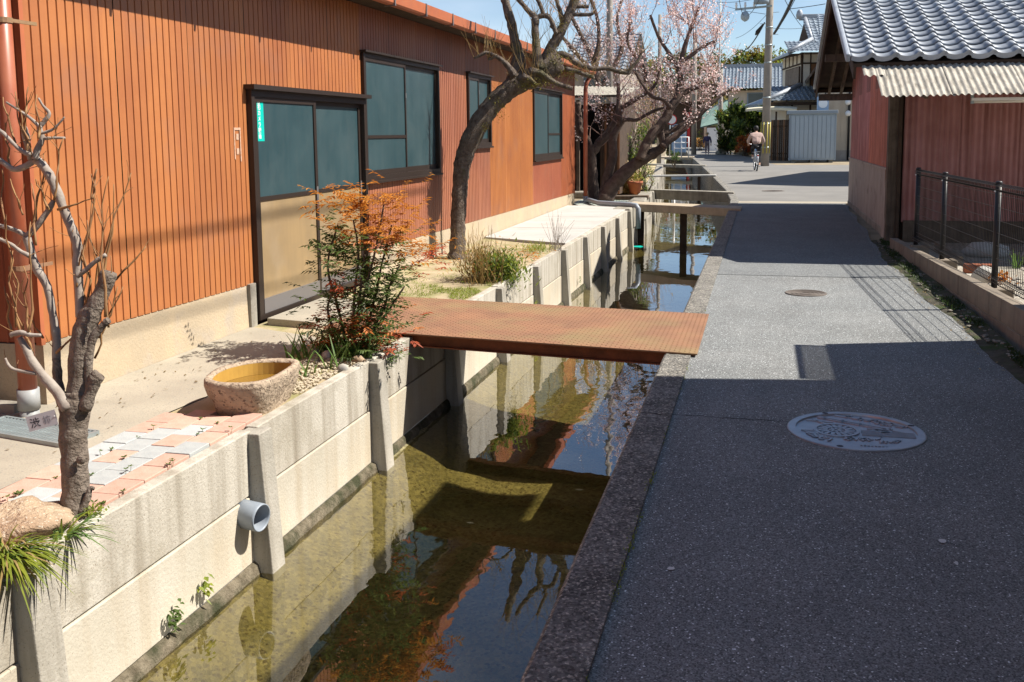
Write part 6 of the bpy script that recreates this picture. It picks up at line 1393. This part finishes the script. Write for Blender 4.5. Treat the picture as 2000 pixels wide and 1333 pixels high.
# hidden house behind the tiled shed (its gable shades the far road)
bh = thing('house_behind_shed', 'gabled house hidden behind the tiled shed and shading the far road', 'house')
q = MB(); gp = [(31.4, 0), (42.0, 0), (42.0, 2.5), (33.0, 5.9), (31.4, 3.2)]; n = 5; q.add([(4.05, p[0], p[1]) for p in gp]+[(9, p[0], p[1]) for p in gp], [(0, 1, 2, 3, 4), (9, 8, 7, 6, 5)]+[(i, n+i, n+(i+1) % n, (i+1) % n) for i in range(n)]); q.build('wall', m_cream, bh)
q = MB()
for (y0, z0, y1, z1) in ((31.1, 3.1, 33.0, 6.1), (42.3, 2.55, 33.0, 6.1)): q.add([(3.95, y0, z0), (9.2, y0, z0), (9.2, y1, z1), (3.95, y1, z1), (3.95, y0, z0-.15), (9.2, y0, z0-.15), (9.2, y1, z1-.15), (3.95, y1, z1-.15)], [(0, 1, 2, 3), (7, 6, 5, 4), (0, 4, 5, 1), (1, 5, 6, 2), (2, 6, 7, 3), (3, 7, 4, 0)])
q.build('roof', m_tile2, bh)
# hedge shrubs by the far bend
rng = random.Random(61)
bush('clipped_column_shrub', 'brownish green column shaped shrub at the hedge end near the walker', 1402, 1442, 222, 294, 74, ((m_ldk, .4), (m_lg, .3), (m_rusty0, .15), (m_ly, .15)), 4200, .34, rng, 8, dj=.6)
bush('laurel_shrub', 'large glossy green shrub behind the cyclist', 1430, 1500, 206, 292, 72, ((m_lg, .5), (m_ly, .25), (m_ldk, .25)), 5200, .40, rng, 10, dj=.8)
bush('red_leaf_shrub', 'low reddish shrub in front of the glossy green one', 1440, 1474, 264, 296, 69, ((m_lr, .6), (m_lo, .3), (m_lt, .1)), 1500, .24, rng, 8, dj=.5)
for px_, w_, lab in ((1408, .5, 'dark round stone at the foot of the column shrub'), (1452, .9, 'long low stone edging below the red shrub'), (1480, .5, 'grey stone at the roadside behind the cyclist')):
    c = AY(px_, 298, 74); rockthing((c.x, 74, -.02), (w_, .4, .26), m_dark_conc, lab, 'stone', 'roadside_stone')
bush('yellow_bush', 'small yellow green bush beyond the walker', 1358, 1372, 255, 280, 98, ((m_ly, .7), (m_lt, .3)), 500, .18, rng, 5, dj=.4)
bush('orange_grass', 'patch of orange dry grass beyond the walker', 1358, 1378, 272, 290, 90, ((m_lt, .6), (m_lo, .4)), 400, .2, rng, 5, 'grass', .4)
# wooded hill far behind
def forest_tree(px, pytop, y, wpx, mats_, lab, rng, n=1500):
    t = thing('forest_tree', lab, 'tree', group='trees on the far wooded hill'); s = y/1950; top = AY(px, pytop, y); h = top.z; cxp = top.x
    q = MB(); q.tube([(cxp, y, 0), (cxp+.3, y, h*.5), (cxp, y, h*.8)], [.4, .3, .12], 7)
    for k in range(5): a = rng.uniform(0, 6.28); q.tube([(cxp, y, h*.45), (cxp+math.cos(a)*wpx*s*.3, y+math.sin(a)*2, h*.75)], [.16, .05], 5)
    q.build('trunk', m_bark_d, t)
    lumps = []
    for k in range(22):
        a = rng.uniform(0, 6.28); rr = math.sqrt(rng.random())*wpx*s*.5; zz = h*rng.uniform(.45, .92); zz = min(zz, h*.95-rr*rr/(wpx*s)*.8); lumps.append((cxp+rr*math.cos(a), y+rr*math.sin(a)*.8, zz, rng.uniform(.7, 1.5)))
    for mt, fr in mats_:
        q = MB()
        for i in range(int(n*fr)):
            c = rng.choice(lumps); d = Vector((rng.gauss(0, 1), rng.gauss(0, 1), rng.gauss(0, .8))).normalized()*c[3]*rng.uniform(.5, 1.05); q.leaf(Vector(c[:3])+d, (rng.uniform(-1, 1), rng.uniform(-1, 1), rng.uniform(-.3, 1)), rng.uniform(.4, .8), rng.uniform(.25, .45))
        q.build('crown', mt, t, kind='stuff')
rng = random.Random(71); m_olive = leafm('leaf_olive', (.16,.14,.02), (.22,.17,.025)); m_rusty = leafm('leaf_rusty', (.25,.13,.02), (.19,.10,.02))
for (px, py, y, w_, k, lab) in ((1275, 100, 150, 60, 0, 'yellow green tree left of the blossom crown on the hill'), (1310, 95, 155, 60, 1, 'olive tree right behind the blossom crown on the hill'), (1425, 90, 150, 60, 1, 'olive tree above the left end of the far tiled roof'), (1450, 86, 152, 60, 2, 'rust coloured tree above the far tiled roof'), (1480, 84, 150, 65, 0, 'yellow green tree left of the pole on the hill'), (1515, 84, 150, 65, 0, 'yellow green tree right of the pole on the hill'), (1535, 97, 155, 50, 1, 'olive tree touching the two storey house eave'),
                                 (1240, 112, 150, 60, 1, 'olive tree behind the bare thicket on the hill'), (1350, 105, 150, 60, 1, 'dark olive tree behind the middle of the blossom crown'), (1385, 102, 155, 60, 2, 'rust tinged tree behind the right of the blossom crown')):
    forest_tree(px, py, y, w_*1.3, ((m_lg, .35), (m_olive, .4), (m_ldk, .25)) if k == 1 else ((m_rusty, .45), (m_olive, .35), (m_ldk, .2)) if k == 2 else ((m_ly, .3), (m_olive, .45), (m_lg, .25)), lab, rng)
q = MB(); hn = 40
for i in range(hn+1):
    x = lerp(-140, 140, i/hn); q.v += [(x, 158, -1), (x, 185, 9+2*mnoise.noise((x*.05, 0, 0))), (x, 240, 6)]
for i in range(hn): a = i*3; q.f += [(a, a+3, a+4, a+1), (a+1, a+4, a+5, a+2)]
struct(q.build('hill', leafm('hill_green', (.05,.07,.025), (.09,.09,.03))))
q = MB(); rng = random.Random(72)
for i in range(9000):
    x = rng.uniform(-120, 120); y = rng.uniform(160, 190); z = lerp(0, 9, (y-158)/27)+rng.uniform(-.5, 3.2); q.leaf((x, y, z), (rng.uniform(-1, 1), rng.uniform(-1, 1), rng.uniform(-.2, 1)), rng.uniform(.8, 1.6), rng.uniform(.5, .9))
q.build('far_wood', m_olive, kind='stuff')['label'] = 'continuous far wood on the low hill behind the houses'
# ------------------------------------------------------------------ people and bicycle
def skin(name, V, E_, mt, parent, root=0, sub=1):
    me = bpy.data.meshes.new(name); me.from_pydata([v[0] for v in V], E_, []); o = bpy.data.objects.new(name, me); COL.objects.link(o); o.parent = parent
    o.modifiers.new('skin', 'SKIN'); ly = me.skin_vertices[0] if me.skin_vertices else None
    if ly:
        for i, v in enumerate(V): r_ = v[1]; ly.data[i].radius = r_ if isinstance(r_, tuple) else (r_, r_); ly.data[i].use_root = (i == root)
    sb = o.modifiers.new('sub', 'SUBSURF'); sb.levels = sub; sb.render_levels = sub; me.materials.append(mt)
    return o
def figure(t, hip, chest, neck, head, arms, legs, m_top, m_bot, m_shoe, top_fat=1.0):
    hip, chest, neck, head = map(Vector, (hip, chest, neck, head)); up = (head-neck).normalized()
    V = [(hip, (.12, .09)), ((hip+chest)/2, (.115, .085)), (chest, (.13, .09)), (neck, .048), (neck+up*.07, .046), (head, (.075, .092)), (head+up*.07, (.068, .085)), (head+up*.11, .045)]; E_ = [(0, 1), (1, 2), (2, 3), (3, 4), (4, 5), (5, 6), (6, 7)]
    fwd = Vector((0, 1, 0)); V.append((head+fwd*.09-up*.01, .016)); E_.append((5, 8))       # nose
    for s in (-1, 1): V.append((head+Vector((s*.085, 0, 0)), .018)); E_.append((5, len(V)-1))   # ears
    TV, TE, BV, BE = [(hip+Vector((0, 0, .02)), (.145*top_fat, .115)), ((hip+chest)/2, (.150*top_fat, .115)), (chest, (.155*top_fat, .115)), (neck-Vector((0, 0, .03)), .07)], [(0, 1), (1, 2), (2, 3)], [(hip, (.145, .115))], []
    for a in arms:
        sh_, el, wr = map(Vector, a); n = len(V); V += [(sh_, .046), (el, .038), (wr, .027)]; E_ += [(2, n), (n, n+1), (n+1, n+2)]
        d = (wr-el).normalized(); palm = wr+d*.06; V.append((palm, (.036, .018))); E_.append((n+2, n+3)); sd = d.cross(Vector((0, 0, 1))); sd = sd.normalized() if sd.length > .1 else Vector((1, 0, 0))
        for k, ln in enumerate((.05, .06, .062, .055)):
            b = palm+sd*(.024-.016*k)+d*.03; m0 = len(V); V += [(b, .0095), (b+d*ln*.6+Vector((0, 0, -.012)), .009), (b+d*ln*.7+Vector((0, 0, -.045)), .008)]; E_ += [(n+3, m0), (m0, m0+1), (m0+1, m0+2)]
        s_ = -1 if sh_.x < hip.x else 1; b = wr+d*.03-sd*s_*.03; m0 = len(V); V += [(b, .011), (b+d*.03-sd*s_*.015+Vector((0, 0, -.02)), .009)]; E_ += [(n+2, m0), (m0, m0+1)]
        k = len(TV); TV += [(sh_, .075*top_fat), (el, .058*top_fat), (wr-d*.03, .045*top_fat)]; TE += [(2, k), (k, k+1), (k+1, k+2)]
    for l in legs:
        hp, kn, an, toe = map(Vector, l); n = len(V); V += [(hp, .08), (kn, .055), (an, .036), (an+Vector((0, -.04, -.05)), .03), (toe, .03)]; E_ += [(0, n), (n, n+1), (n+1, n+2), (n+2, n+3), (n+2, n+4)]
        k = len(BV); BV += [(hp, .105), (kn, .078), (an+Vector((0, 0, .06)), .058)]; BE += [(0, k), (k, k+1), (k+1, k+2)]
        skin('shoe', [(an+Vector((0, -.05, -.045)), (.042, .036)), (an+Vector((0, .02, -.04)), (.046, .045)), (toe, (.045, .032))], [(0, 1), (1, 2)], m_shoe, t)
    skin('body', V, E_, m_skin, t); skin('top', TV, TE, m_top, t); skin('trousers', BV, BE, m_bot, t)
cy = G(1476, 334, 0); hd = math.atan2(.09, 1)
bk = thing('bicycle', 'silver and blue city bicycle ridden by the person in the beige shirt', 'bicycle'); bk.location = cy; bk.rotation_euler = (0, 0, hd); bk.scale = (1.05,)*3
for nm, yy in (('rear_wheel', -.52), ('front_wheel', .58)):
    q = MB(); P_ = [(0, yy+.335*math.cos(a), .355+.335*math.sin(a)) for a in [k*math.pi/14 for k in range(29)]]; q.tube(P_, .022, 8, False); wh = q.build('wheel', m_tyre, bk, True)
    q = MB(); P_ = [(0, yy+.305*math.cos(a), .355+.305*math.sin(a)) for a in [k*math.pi/14 for k in range(29)]]; q.tube(P_, .012, 6, False); q.build('rim', m_silver, wh, True)
    q = MB()
    for k in range(14): a = k*math.pi/7; q.tube([(0, yy, .355), (0, yy+.3*math.cos(a), .355+.3*math.sin(a))], .003, 3, False)
    q.tube([(-.05, yy, .355), (.05, yy, .355)], .025, 8); q.build('spokes', m_silver, wh, kind='stuff')
    q = MB(); P_ = [(0, yy+.375*math.cos(a), .355+.375*math.sin(a)) for a in [R(-10)+k*R(200)/12 for k in range(13)]]
    for a, b in zip(P_, P_[1:]): q.bar(a, b, .06, .006, (1, 0, 0)) if False else q.tube([a, b], .028, 6, False)
    q.build('mudguard', m_silver, bk, True)
q = MB(); q.tube([(0, .58, .355), (0, .48, .62), (0, .42, .92)], .017, 8); q.tube([(0, .46, .66), (0, .2, .42), (0, 0, .32), (0, -.16, .75), (0, -.20, .92)], .018, 8); q.tube([(0, 0, .32), (0, -.52, .355)], .012, 6); q.tube([(0, -.15, .72), (0, -.52, .355)], .011, 6); q.build('frame', m_bikeblue, bk, True)
q = MB(); q.tube([(-.29, .26, 1.06), (-.24, .38, 1.06), (0, .43, 1.0), (.24, .38, 1.06), (.29, .26, 1.06)], .013, 8); q.build('handlebar', m_silver, bk, True)
q = MB(); q.rock((0, -.24, .95), .10, .14, .05, random.Random(2), 2, .1); q.build('saddle', m_black, bk, True)
q = MB(); q.box((-.09, -.78, .76), (.09, -.36, .775)); q.tube([(-.06, -.52, .36), (-.07, -.6, .76)], .007, 5); q.tube([(.06, -.52, .36), (.07, -.6, .76)], .007, 5); q.build('rear_rack', m_silver, bk)
q = MB(); q.box((.05, -.5, .26), (.065, .08, .42)); q.build('chain_case', m_silver, bk, bevel=.005)
q = MB(); q.tube([(.07, 0, .32), (.075, .03, .16), (.16, .03, .16)], .011, 6); q.tube([(-.07, 0, .32), (-.075, -.03, .48), (-.16, -.03, .48)], .011, 6); q.build('crank', m_silver, bk)
for sx in (-.035, .035): pass
q = MB(); q.lathe((0, -.87, .62), [(0, 0), (.035, 0), (.035, .02), (0, .025)], 10, (0, -1, 0)); q.build('reflector', m_redp, bk)
ps = thing('person', 'person in loose beige shirt and black trousers cycling away', 'person'); ps.location = cy; ps.rotation_euler = (0, 0, hd); ps.scale = (1.05,)*3
figure(ps, (0, -.22, 1.02), (0, .02, 1.38), (0, .10, 1.51), (0, .155, 1.63), [((-.19, .03, 1.40), (-.30, .16, 1.17), (-.28, .30, 1.08)), ((.19, .03, 1.40), (.30, .16, 1.17), (.28, .30, 1.08))],
       [((.09, -.2, .98), (.13, .12, .62), (.13, -.03, .25), (.13, .10, .18)), ((-.09, -.2, .98), (-.13, .20, .86), (-.13, -.06, .57), (-.13, .07, .50))], m_shirt, m_trous, m_whitep, 1.25)
q = MB(); q.rock((0, .135, 1.665), .098, .108, .115, random.Random(4), 2, .08); q.build('hair', m_hair, ps, True)
wk = thing('person', 'walker in navy jacket, mauve trousers and straw hat seen from behind', 'person'); wk.location = G(1381, 303, 0); wk.rotation_euler = (0, 0, R(6)); wk.scale = (1.0,)*3
figure(wk, (0, 0, .88), (0, .04, 1.22), (0, .08, 1.34), (0, .12, 1.45), [((-.18, .04, 1.25), (-.25, -.02, 1.0), (-.25, .06, .80)), ((.18, .04, 1.25), (.26, .02, 1.0), (.27, .10, .80))],
       [((-.08, 0, .86), (-.09, .08, .48), (-.09, -.02, .10), (-.09, .10, .04)), ((.08, 0, .86), (.09, .02, .47), (.09, -.16, .14), (.09, -.06, .05))], m_navy, m_mauve, m_whitep, 1.15)
q = MB(); q.lathe((0, .12, 1.50), [(.20, -.02), (.19, 0), (.11, .015), (.10, .09), (.06, .11), (0, .112)], 20); q.build('hat', m_hat, wk, True)

# fallen leaves gathered along the verge and on the path
rng = random.Random(91)
for nm, mt, n, fn, lab in (('fallen_leaves', m_lt, 150, lambda: (rng.gauss(1.55, .07), rng.uniform(4, 14.5), .012), 'scattered dry leaves along the asphalt edge by the block wall'), ('path_leaves', m_rusty0, 90, lambda: (rng.uniform(-4.15, -3.45), rng.uniform(4.2, 7.4), -.003), 'scattered brown leaf bits on the concrete path')):
    q = MB()
    for i in range(n):
        p = fn(); q.leaf(p, (rng.uniform(-1, 1), rng.uniform(-1, 1), rng.uniform(0, .25)), rng.uniform(.012, .035), rng.uniform(.008, .02))
    q.build(nm, mt, kind='stuff')['label'] = lab
